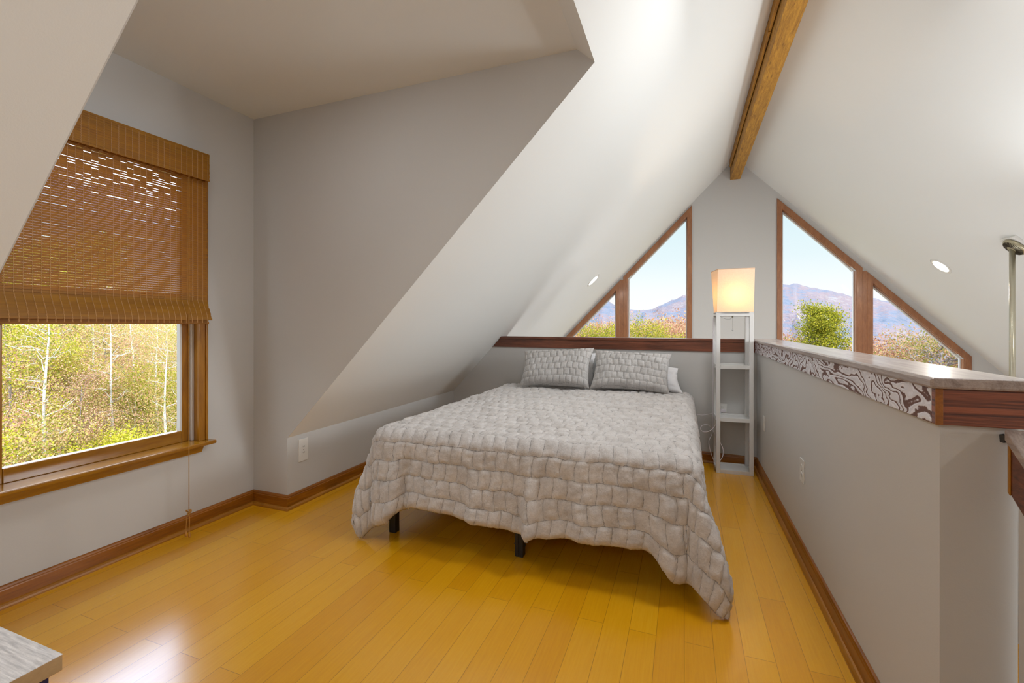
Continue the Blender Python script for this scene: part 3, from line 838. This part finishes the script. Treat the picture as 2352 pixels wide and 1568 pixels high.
sh = bm_obj('lamp_shade', bm, MAT['lampshade'], lp); sh['label'] = 'glowing cream fabric shade'
tape = plain('shade_trim_tape', (.55, .36, .24), .8)
for pts, z in ((sb, z0), (st, z1 - .003)): tube('shade_wire', [(x, y, z) for x, y in pts + pts[:1]], .0025, tape, sh, 6)
box('lamp_top_plate', .0, LW, 0, LD, 1.286, 1.300, ml, lp, .001)
bm = bmesh.new(); add_lathe(bm, [(.0, 0), (.018, 0), (.018, .05), (.012, .055), (.0, .055)], 20, Matrix.Translation((.137, .108, 1.30)))
bm_obj('bulb_socket', bm, MAT['white_plastic'], lp)
bm = bmesh.new(); add_lathe(bm, [(.001, .0), (.012, .002), (.014, .02), (.026, .045), (.030, .065), (.026, .085), (.014, .098), (.002, .102)], 20, Matrix.Translation((.137, .108, 1.352)))
bm_obj('bulb', bm, MAT['bulb'], lp, smooth=True)
bm = bmesh.new(); add_lathe(bm, [(.0, 0), (.006, 0), (.006, -.012), (.0, -.012)], 12, Matrix.Translation((.128, .06, 1.268)))
bm_obj('switch', bm, MAT['brass'], lp)
bm = bmesh.new()
for k in range(28): add_lathe(bm, [(.0003, -.001), (.0011, -.0005), (.0011, .0005), (.0003, .001)], 6, Matrix.Translation((.128, .06, 1.254 - k * .0034)))
add_tube(bm, [(.128, .06, 1.256), (.128, .06, 1.160)], .0004, 4)
bm_obj('pull_chain', bm, MAT['chain'], lp)
bm = bmesh.new(); bmesh.ops.create_uvsphere(bm, u_segments=14, v_segments=10, radius=.0058, matrix=Matrix.Translation((.128, .06, 1.152)))
bm_obj('pull_ball', bm, MAT['chain'], lp, smooth=True)
tube('wire_lead', spline([(.126, .06, 1.262), (.11, .055, 1.245), (.075, .05, 1.246), (.03, .035, 1.266)]), .0014, plain('grey_wire', (.25, .27, .3), .5), lp, 6)
# cord: down the left rear post, a loop at the front, then to the outlet behind
cordpts = [(-.006, .17, 1.26), (-.006, .18, .90), (-.008, .18, .50), (-.012, .16, .30), (-.045, .12, .215), (-.02, .11, .10), (.012, .10, .055),
           (.055, .10, .10), (.062, .11, .17), (.03, .14, .24), (-.01, .16, .30), (-.05, .10, .36), (-.10, .05, .365), (-.115, .04, .335), (-.09, .035, .315), (-.04, .04, .33), (.015, .09, .385), (.045, .17, .44), (.055, .205, .463)]
tube('power_cord', spline(cordpts, 10), .0028, MAT['cord_white'], lp, 6)

# second cable from the outlet going behind the bed
tag(tube('cable', spline([(.285, 4.27, .463), (.245, 4.245, .452), (.20, 4.26, .43), (.14, 4.27, .415), (.09, 4.28, .418), (.03, 4.30, .40), (-.06, 4.31, .36)], 8), .0028, MAT['cord_white'], None, 6),
    'thin white cable running from the back wall outlet behind the bed', 'cable')

# ------------------------------------------------------------------ outlets
def outlet(name, c, nrm, label, cat, w=.072, h=.116, kind='duplex', group=None):
    nrm = Vector(nrm).normalized(); ang = math.atan2(nrm.x, -nrm.y)     # local -Y faces the room
    t = empty(name, c, ang); tag(t, label, cat, group)
    box('cover_plate', -w / 2, w / 2, -.006, 0, -h / 2, h / 2, MAT['white_plastic'], t, .0025)
    if kind == 'duplex':
        for z in (-.0195, .0195):
            bm = bmesh.new(); add_lathe(bm, [(.0, 0), (.0165, 0), (.016, .0018), (0, .0018)], 24, Matrix.Translation((0, -.0058, z)) @ Matrix.Rotation(PI / 2, 4, 'X') @ Matrix.Diagonal((1, .86, 1, 1)))
            s_ = bm_obj('socket', bm, MAT['white_plastic'], t)
            bm = bmesh.new()
            for x in (-.0065, .0065): add_box(bm, x - .001, x + .001, -.0082, -.0070, z - .001, z + .007)
            add_lathe(bm, [(.0, 0), (.0022, 0), (.0022, .001), (0, .001)], 10, Matrix.Translation((0, -.0072, z - .008)) @ Matrix.Rotation(PI / 2, 4, 'X'))
            bm_obj('slots', bm, MAT['slot'], s_)
        bm = bmesh.new(); add_lathe(bm, [(.0, 0), (.003, 0), (.0025, .001), (0, .001)], 12, Matrix.Translation((0, -.0062, 0)) @ Matrix.Rotation(PI / 2, 4, 'X'))
        bm_obj('screw', bm, MAT['slot'], t)
    else:
        box('rocker', -.0165, .0165, -.0085, -.005, -.033, .033, MAT['white_plastic'], t, .002)
    return t
outlet('wall_outlet', (XK, 2.380, .355), (1, 0, 0), 'white duplex outlet on the low knee wall left of the bed', 'outlet', .082, .150)
outlet('wall_outlet', (XH, 2.708, .453), (-1, 0, 0), 'white outlet on the right half wall, the nearer and larger one', 'outlet', .080, .118)
outlet('wall_outlet', (XH, 3.90, .452), (-1, 0, 0), 'small white plate on the right half wall, near the floor lamp', 'outlet', .075, .112, 'rocker')
t = outlet('wall_outlet', (.305, yb(.305), .470), (YBK, -1, 0), 'white outlet on the wall behind the floor lamp with a cord plugged in', 'outlet', .075, .10)
box('plug', -.012, .03, -.03, -.006, -.022, .004, MAT['cord_white'], t, .003)

# ------------------------------------------------------------------ recessed lights and hanging rod fixture
def can(c, nrm, label):
    nrm = Vector(nrm).normalized(); t = empty('recessed_light', c); tag(t, label, 'ceiling light', 'recessed lights in the sloped ceiling')
    rot = nrm.to_track_quat('Z', 'Y').to_matrix().to_4x4()
    bm = bmesh.new(); n = 40
    prof = [(.080, -.001), (.108, -.001), (.108, .002), (.101, .005), (.084, .004), (.080, .001)]
    R = [[bm.verts.new(rot @ Vector((r * math.cos(2 * PI * k / n), r * math.sin(2 * PI * k / n), z))) for k in range(n)] for r, z in prof]
    for i in range(len(R)):
        for k in range(n): bm.faces.new((R[i][k], R[i][(k + 1) % n], R[(i + 1) % len(R)][(k + 1) % n], R[(i + 1) % len(R)][k]))
    bm_obj('trim_ring', bm, MAT['white_plastic'], t, smooth=True)
    bm = bmesh.new(); add_lathe(bm, [(.0, .0), (.081, .0), (.081, .001), (.0, .001)], 40, rot)
    bm_obj('lens', bm, MAT['can_lens'], t)
    return t
nRin = (-M, 0, -1); nLin = (M, 0, -1)
can((2.487, 5.99, sr(2.487) - .0015), nRin, 'bright recessed light in the right slope of the ceiling')
can((-1.118, 5.977, sl(-1.118) - .0015), nLin, 'recessed light in the left slope of the ceiling, seen edge-on')

fx, fy = 2.46, 4.76; fz = sr(fx)
fn = empty('ceiling_fan_mount', (fx, fy, fz)); tag(fn, 'brass ribbed canopy with a long downrod hanging from the right ceiling slope', 'ceiling fixture')
rot = Vector(nRin).normalized().to_track_quat('Z', 'Y').to_matrix().to_4x4()
bm = bmesh.new(); add_box(bm, -.085, .085, -.085, .085, -.002, .022, rot); bm_obj('mount_block', bm, MAT['white_plastic'], fn, bevel=.003)
bm = bmesh.new(); add_lathe(bm, [(.0, .022), (.074, .022), (.082, .028), (.083, .036), (.076, .046), (.030, .062), (.0, .064)], 48, rot)
bm_obj('canopy', bm, MAT['brass'], fn, smooth=True)
bm = bmesh.new()
for k in range(36):
    a = 2 * PI * k / 36; R_ = rot @ Matrix.Rotation(a, 4, 'Z') @ Matrix.Translation((.052, 0, .0555)) @ Matrix.Rotation(math.radians(19), 4, 'Y')
    add_box(bm, -.020, .020, -.0016, .0016, -.001, .002, R_)
bm_obj('canopy_ribs', bm, plain('dark_bronze', (.06, .045, .03), .5, Metallic=.5), fn)
cz = Vector(nRin).normalized() * .06
tube('downrod', [(cz.x * .9, 0, cz.z * .9), (cz.x * .9, 0, -1.75)], .018, MAT['nickel'], fn, 24)
bm = bmesh.new(); add_lathe(bm, [(.0, -1.70), (.05, -1.71), (.11, -1.75), (.12, -1.83), (.07, -1.90), (.0, -1.91)], 32, Matrix.Translation((cz.x * .9, 0, 0)))
bm_obj('motor_housing', bm, MAT['brass'], fn, smooth=True)

# ------------------------------------------------------------------ desk corner (lower left)
dk = empty('desk', (-.793, .364, 0)); tag(dk, 'pale wood desk top with navy legs at the lower left corner', 'desk')
box('desk_top', -1.25, 0, -.62, 0, .729, .7505, [MAT['desk_side']], dk, .001)
box('desk_top_surface', -1.25, 0, -.62, 0, .7500, .7512, [MAT['desk_top']], dk, .0004)
for x, y in ((-.054, -.042), (-.054, -.60), (-1.22, -.042), (-1.22, -.60)): box('leg', x, x + .036, y, y + .036, 0, .729, MAT['navy'], dk, .002)
box('apron', -1.2, -.03, -.05, -.035, .66, .729, MAT['navy'], dk, .002)

# ------------------------------------------------------------------ outdoors
def gh(x, y):
    """terrain height: bank to the west rising away, slope falling to the north"""
    west = np.clip((-x - 6) / 40, 0, 1); zw = -4.2 + 5.6 * sm01((-x - 12) / 50.)
    zn = -5.5 - 10 * sm01((y - 20) / 60.)
    t = sm01((np.degrees(np.arctan2(-x, y)) - 15) / 20.)
    return zn * (1 - t) + zw * t + .35 * np.sin(x * .31 + y * .17) + .2 * np.sin(x * .9 - y * .7)
def sm01(t): t = np.clip(t, 0, 1); return t * t * (3 - 2 * t)
def terrain():
    az = np.radians(np.linspace(100, -60, 150)); rr = 4 + 150 * np.linspace(0, 1, 90) ** 2
    A, R = np.meshgrid(az, rr, indexing='ij'); X = -np.sin(A) * R; Y = np.cos(A) * R + 3
    Z = gh(X, Y); Z = np.where((X > -4.5) & (X < 6) & (Y < 9), np.minimum(Z, -3.6), Z)
    P = np.stack([X, Y, Z], -1); o = grid_obj('hillside_ground', P, MAT['ground'])
    tag(o, 'leaf-covered hillside ground outside the windows', 'ground', kind='structure')
terrain()

prof_az = np.array([40, 25, 16, 12.35, 9.2, 6.6, 5.0, 3.5, 1.3, -.4, -4, -8, -10.2, -12, -14, -16.4, -19.5, -22, -25, -32, -45, -60])
prof_t = np.array([.02, .03, .025, .027, .048, .031, .029, .030, .049, .0595, .070, .078, .0745, .068, .0585, .046, .037, .026, .018, .02, .03, .03])
def mountain():
    az = np.linspace(40, -60, 260); rr = np.linspace(180, 1000, 60)
    A, R = np.meshgrid(az, rr, indexing='ij'); T = np.interp(A, prof_az[::-1], prof_t[::-1])
    k = sm01((R - 180) / 440.)                         # rises to the crest at ~620 m
    f = np.where(R < 620, k, 1 - .5 * sm01((R - 620) / 380.))
    Z = -16 + (T * 620 + 17.2) * f ** .8 + (1.2 * fnoise(A * 2.4, R * .02, 1.4, 5, 3) + 3.0 * np.sin(A * 1.1 + R * .01) * (1 - k)) * sm01((R - 180) / 100)
    Ar = np.radians(A); P = np.stack([-np.sin(Ar) * R, np.cos(Ar) * R, Z], -1)
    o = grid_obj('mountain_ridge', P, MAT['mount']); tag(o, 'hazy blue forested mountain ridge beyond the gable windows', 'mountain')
mountain()

def leaf_quads(centers, size, rngl, squash=.75):
    n = len(centers); d1 = rngl.normal(size=(n, 3)); d1 /= np.linalg.norm(d1, axis=1, keepdims=True)
    d2 = rngl.normal(size=(n, 3)); d2 -= (d1 * d2).sum(1, keepdims=True) * d1; d2 /= np.linalg.norm(d2, axis=1, keepdims=True)
    s = size * rngl.uniform(.6, 1.35, (n, 1))
    v = np.stack([centers - d1 * s, centers + d2 * s * .6, centers + d1 * s, centers - d2 * s * .6], 1).reshape(-1, 3)
    return v, np.arange(4 * n).reshape(n, 4)

def tree(name, seed, height, crown_r, crown_lo, nleaf, leaf, mat_leaf, mat_bark, trunk_r, nb=26, clump=.35, bare=False, shape='round'):
    r = np.random.default_rng(seed); t = empty(name)
    bm = bmesh.new()
    lean = r.uniform(-.04, .04, 2)
    tp = [(lean[0] * z + .06 * math.sin(z * .8 + seed), lean[1] * z + .05 * math.cos(z * .7 + seed), z) for z in np.linspace(-.6, height * .92, 9)]
    add_tube(bm, tp, [trunk_r * (1 - .85 * i / 8) for i in range(9)], 7)
    tips = []
    for b in range(nb):
        f = r.uniform(crown_lo, .97); z = height * f; base = Vector(tp[min(8, int(f * 8))]); base.z = z
        a = r.uniform(0, 2 * PI)
        if shape == 'round': rad = crown_r * math.sqrt(max(.05, 1 - ((f - (crown_lo + .45 * (1 - crown_lo))) / (.62 * (1 - crown_lo))) ** 2))
        elif shape == 'egg': q_ = (f - crown_lo) / (1 - crown_lo); rad = crown_r * (max(.12, min(1.05, 1.12 * (1 - q_) ** .55)))
        else: rad = crown_r * (1.15 - f)
        rad *= r.uniform(.65, 1.)
        e = base + Vector((math.cos(a) * rad, math.sin(a) * rad, rad * r.uniform(.15, .75)))
        m = base.lerp(e, .5) + Vector(r.normal(0, .08 * rad, 3))
        r0 = trunk_r * .38 * (1 - f * .6)
        add_tube(bm, [base, m, e], [r0, r0 * .6, r0 * .15], 4)
        tips += [m, m.lerp(e, .5), e, e]
        for _ in range(3):
            p = base.lerp(e, r.uniform(.3, .9)); q = p + Vector(r.normal(0, 1, 3)).normalized() * rad * r.uniform(.25, .5)
            add_tube(bm, [p, p.lerp(q, .5) + Vector(r.normal(0, .03 * rad, 3)), q], [r0 * .4, r0 * .25, r0 * .08], 3, False); tips += [q, p.lerp(q, .6)]
    bm_obj('trunk', bm, mat_bark, t, smooth=True)
    T = np.array([list(x) for x in tips]); idx = r.integers(0, len(T), nleaf)
    c = T[idx] + r.normal(0, clump, (nleaf, 3)) * np.array([1, 1, .8])
    v, q = leaf_quads(c, leaf, r)
    me = bpy.data.meshes.new('foliage'); me.vertices.add(len(v)); me.vertices.foreach_set('co', v.reshape(-1).astype(np.float32))
    me.loops.add(q.size); me.loops.foreach_set('vertex_index', q.reshape(-1).astype(np.int32)); me.polygons.add(len(q))
    me.polygons.foreach_set('loop_start', np.arange(0, q.size, 4, dtype=np.int32)); me.polygons.foreach_set('loop_total', np.full(len(q), 4, dtype=np.int32))
    me.update(calc_edges=True); me.materials.append(mat_leaf); link(bpy.data.objects.new('foliage', me), t)
    return t
used = set()
def plant(proto, az, dist, label, cat='tree', group=None, top=None, rz=None, scale=1., hgt=None):
    a = math.radians(az); x, y = -math.sin(a) * dist, math.cos(a) * dist
    g = float(gh(np.array(x), np.array(y)))
    if proto.name in used:
        c = proto.copy(); COL.objects.link(c)
        for ch in list(proto.children):
            k = ch.copy(); COL.objects.link(k); k.parent = c
    else: used.add(proto.name); c = proto
    if top is not None and hgt: scale = (top - g) / hgt
    c.location = (x, y, g); c.scale = (scale,) * 3
    c.rotation_euler = (0, 0, random.uniform(0, 6.28) if rz is None else rz)
    for k in ('label', 'category', 'group'):
        if k in c: del c[k]
    return tag(c, label, cat, group)

# through the gable windows
G1 = tree('leafy_tree', 3, 8.0, 1.9, .36, 46000, .036, MAT['leaf_green'], MAT['bark_dark'], .12, 110, .19, shape='egg')
plant(G1, -13.7, 23, 'full yellow-green tree in the right gable window, on its left pane', top=2.42, hgt=8.45)
G2 = tree('turning_tree', 8, 7.5, 2.1, .35, 17000, .036, MAT['leaf_mix'], MAT['bark_dark'], .14, 75, .2)
plant(G2, -21.9, 19, 'thinning tree with green and rust leaves at the far right of the gable', top=1.35, hgt=8.0)
G3 = tree('bushy_tree', 12, 7., 1.9, .3, 20000, .034, MAT['leaf_green'], MAT['bark_dark'], .10, 52, .22)
plant(G3, 5.2, 21, 'yellow-green treetop at the left of the larger left gable pane', top=1.95, hgt=7.9)
plant(G3, 10.2, 24, 'light green treetop in the smallest left gable pane', top=1.9, hgt=7.9)
plant(G3, 2.0, 27, 'green treetop low in the middle of the larger left gable pane', top=1.25, hgt=7.9)
A1 = tree('autumn_tree', 21, 7., 2.4, .2, 16000, .075, MAT['leaf_red'], MAT['bark_dark'], .14, 40, .42)
n = 0
for az, dist, top in ((-.8, 62, 2.4), (1.4, 74, 2.6), (3.4, 80, 2.5), (5.6, 72, 2.0), (8.2, 76, 2.), (11, 70, 1.8), (.3, 50, 1.5), (2.6, 56, 1.6), (-2.8, 70, 2.6), (13.5, 60, 1.6), (7., 60, 1.2)):
    plant(A1, az, dist, 'rust and orange autumn tree on the hillside seen through the left gable window', group='autumn trees left of the gable', top=top, hgt=8.0)
for az, dist, top in ((-9.9, 44, .6), (-11.2, 52, .3), (-16.6, 48, -.2), (-17.9, 40, -.6), (-19, 52, .5), (-24.4, 50, .1)):
    plant(A1, az, dist, 'rust coloured treetop low in the right gable window', group='autumn trees right of the gable', top=top, hgt=8.0)

# through the dormer window
W1 = tree('pale_trunk_tree', 31, 12., 1.5, .25, 6000, .042, MAT['leaf_w_mix'], MAT['bark_pale'], .13, 30, .5)
W2 = tree('yellow_leaf_tree', 35, 9., 2.2, .12, 22000, .038, MAT['leaf_w_green'], MAT['bark_dark'], .11, 44, .35)
W3 = tree('rusty_tree', 41, 7., 2.0, .08, 18000, .034, MAT['leaf_w_red'], MAT['bark_dark'], .08, 40, .4)
W4 = tree('green_shrub', 47, 2.6, 1.5, .02, 11000, .034, MAT['leaf_w_green'], MAT['bark_dark'], .035, 26, .26)
W5 = tree('mixed_shrub', 52, 3.0, 1.6, .02, 10000, .032, MAT['leaf_w_mix'], MAT['bark_pale'], .04, 26, .3)
lab = {'p': ('bare pale-trunked tree in the woods outside the dormer window', 'pale trees outside the dormer'),
       'y': ('yellow-green leafy tree in the woods outside the dormer window', 'yellow-green trees outside the dormer'),
       'r': ('rust-leaved small tree in the woods outside the dormer window', 'rusty trees outside the dormer'),
       's': ('yellow-green shrub on the bank outside the dormer window', 'green shrubs outside the dormer'),
       'm': ('rust and green shrub on the bank outside the dormer window', 'mixed shrubs outside the dormer')}
for az, dist, sc in ((57.2, 20, .44), (58.0, 19.0, .46), (58.7, 21, .46), (60.2, 22, .5), (61.8, 19, .5), (63.6, 24, .55), (66.6, 16, .5), (68.0, 25, .6), (55.9, 22, .5), (64.9, 30, .6), (60.9, 31, .6), (58.9, 34, .55)):
    plant(W1, az, dist, lab['p'][0], group=lab['p'][1], scale=sc)
for az, dist, sc in ((68.5, 18, .62), (66.2, 26, .8), (63., 33, .9), (56.2, 27, .5), (65.2, 20, .45), (70.3, 24, .8), (59.5, 40, .4), (53.5, 34, .35)):
    plant(W2, az, dist, lab['y'][0], group=lab['y'][1], scale=sc)
for az, dist, sc in ((67.4, 21, .8), (64.5, 17.5, .55), (62.2, 26, .8), (69.8, 16, .6), (60.3, 27, .5), (66, 34, .9), (58., 30, .45), (71.5, 30, 1.), (63.5, 38, .7), (61.3, 45, .5), (56.5, 44, .4), (68.8, 42, 1.1)):
    plant(W3, az, dist, lab['r'][0], group=lab['r'][1], scale=sc)
for az, dist, sc in ((69.5, 12.5, .8), (67.2, 13.5, .8), (65.5, 14.8, .7), (63.8, 15, .7), (62.4, 17, .75), (60.8, 17.5, .7), (59., 24, .9), (57., 25, .9), (68.2, 17, .9), (71, 15, .9), (61.5, 22, 1.)):
    plant(W4, az, dist, lab['s'][0], 'shrub', lab['s'][1], scale=sc)
for az, dist, sc in ((70.2, 14, .8), (68., 14.6, .9), (66.2, 15.8, .8), (64.2, 18.5, .9), (62.8, 20.5, 1.), (60.4, 20, .9), (66.8, 20, 1.2), (69., 21, 1.2), (58.3, 28, 1.), (63., 28, 1.3)):
    plant(W5, az, dist, lab['m'][0], 'shrub', lab['m'][1], scale=sc)

# ------------------------------------------------------------------ lights
def area(name, loc, target, size, power, col=(1, .96, .9), sy=None, spread=None):
    l = bpy.data.lights.new(name, 'AREA'); l.energy = power; l.color = col; l.size = size
    if sy: l.shape = 'RECTANGLE'; l.size_y = sy
    if spread: l.spread = spread
    o = bpy.data.objects.new(name, l); o.location = loc
    o.rotation_euler = (Vector(target) - Vector(loc)).to_track_quat('-Z', 'Y').to_euler(); return link(o)
def can_or_fill(loc, nrm, power, col=(1, .93, .84)):
    n = Vector(nrm).normalized(); p = Vector(loc) + n * .02
    return area('can_or_fill_lamp', p, p + n, .15, power, col)
can_or_fill((2.487, 5.99, sr(2.487)), nRin, 10); can_or_fill((-1.118, 5.977, sl(-1.118)), nLin, 5)
# added fill lamps under the right slope, outside the view
for y in (3.2, .8, -1.4): can_or_fill((2.9, y, sr(2.9)), nRin, 12, (1, .96, .92))
# added fill lamps without fixtures, out of view: under the ridge, landing, dormer
area('ridge_fill', (.68, 2.35, 2.95), (.72, 2.4, 0), .5, 23, (.96, .98, 1))
area('landing_fill', (-.8, -.9, 1.85), (-.3, 1.6, .4), .5, 8, (1, .99, .97))
area('dormer_fill', (-1.55, 1.1, 2.5), (-1.3, 1.5, 0), .5, 6, (.98, .985, 1))
area('great_room_fill', (2.3, 3.3, 1.8), (-1.5, 2.9, 1.2), .8, 47, (.90, .955, 1))  # added lamp out of view, brightens the left slope
area('lower_room_fill', (2.4, 2.6, -1.2), (2.2, 4.2, 3.0), 1.2, 38, (.88, .94, 1))  # unseen lamps added below to lift the slopes near the gable
area('lower_room_fill', (.3, 5.3, -1.5), (-.1, 4.2, 3.4), 1.6, 36, (.80, .90, 1))
pl = bpy.data.lights.new('shelf_lamp_bulb', 'POINT'); pl.energy = 24; pl.color = (1, .66, .33); pl.shadow_soft_size = .032
o = link(bpy.data.objects.new('shelf_lamp_bulb', pl)); o.location = (.375, 4.15, 1.43)

sun = bpy.data.lights.new('sun', 'SUN'); sun.energy = 5.4; sun.angle = .01; sun.color = (1, .95, .86)
o = link(bpy.data.objects.new('sun', sun)); o.rotation_euler = Vector((-.55, .62, -.62)).to_track_quat('-Z', 'Y').to_euler()

W = bpy.data.worlds.new('sky'); SC.world = W; W.use_nodes = True; nt = W.node_tree; nt.nodes.clear()
out = nt.nodes.new('ShaderNodeOutputWorld'); bg = nt.nodes.new('ShaderNodeBackground'); tc = nt.nodes.new('ShaderNodeTexCoord')
sp = nt.nodes.new('ShaderNodeSeparateXYZ'); rp = nt.nodes.new('ShaderNodeValToRGB')
nt.links.new(tc.outputs['Generated'], sp.inputs[0]); nt.links.new(sp.outputs[2], rp.inputs[0])
st_ = [(0.0, (.95, .96, .96)), (.07, (.90, .92, .94)), (.13, (.76, .86, .90)), (.25, (.62, .79, .85)), (.42, (2.6, 2.85, 3.1)), (1., (3.0, 3.3, 3.6))]
cr = rp.color_ramp
while len(cr.elements) < len(st_): cr.elements.new(.5)
for e, (p, c) in zip(cr.elements, st_): e.position = p; e.color = (*c, 1)
# bright patch added to the unseen western sky, for the glare on the floor
vd = nt.nodes.new('ShaderNodeVectorMath'); vd.operation = 'DOT_PRODUCT'; vd.inputs[1].default_value = Vector((-.75, .45, .50)).normalized()
nt.links.new(tc.outputs['Generated'], vd.inputs[0])
cl_ = nt.nodes.new('ShaderNodeMapRange'); cl_.interpolation_type = 'SMOOTHSTEP'
for k_, v_ in (('From Min', .93), ('From Max', .985), ('To Min', 0.), ('To Max', 1.)): cl_.inputs[k_].default_value = v_
nt.links.new(vd.outputs['Value'], cl_.inputs['Value'])
mxw = nt.nodes.new('ShaderNodeMix'); mxw.data_type = 'RGBA'; mxw.inputs[7].default_value = (5.6, 6.6, 9.0, 1)
nt.links.new(cl_.outputs[0], mxw.inputs[0]); nt.links.new(rp.outputs[0], mxw.inputs[6])
nt.links.new(mxw.outputs[2], bg.inputs[0]); bg.inputs[1].default_value = 1.0
nt.links.new(bg.outputs[0], out.inputs[0])

# ------------------------------------------------------------------ camera
cam = bpy.data.cameras.new('camera'); cam.sensor_width = 36; cam.lens = 1045.8 / 2352 * 36; cam.shift_y = -38.9 / 2352
cam.clip_start = .02; cam.clip_end = 3000
co_ = link(bpy.data.objects.new('camera', cam)); co_.location = (0, 0, H); co_.rotation_euler = (PI / 2, 0, .3618)
SC.camera = co_
vs = SC.view_settings; vs.view_transform = 'Standard'; vs.look = 'None'; vs.exposure = 0.2; vs.gamma = 1.0; vs.use_curve_mapping = False
SC.cycles.max_bounces = 10; SC.cycles.diffuse_bounces = 6; SC.cycles.transparent_max_bounces = 16
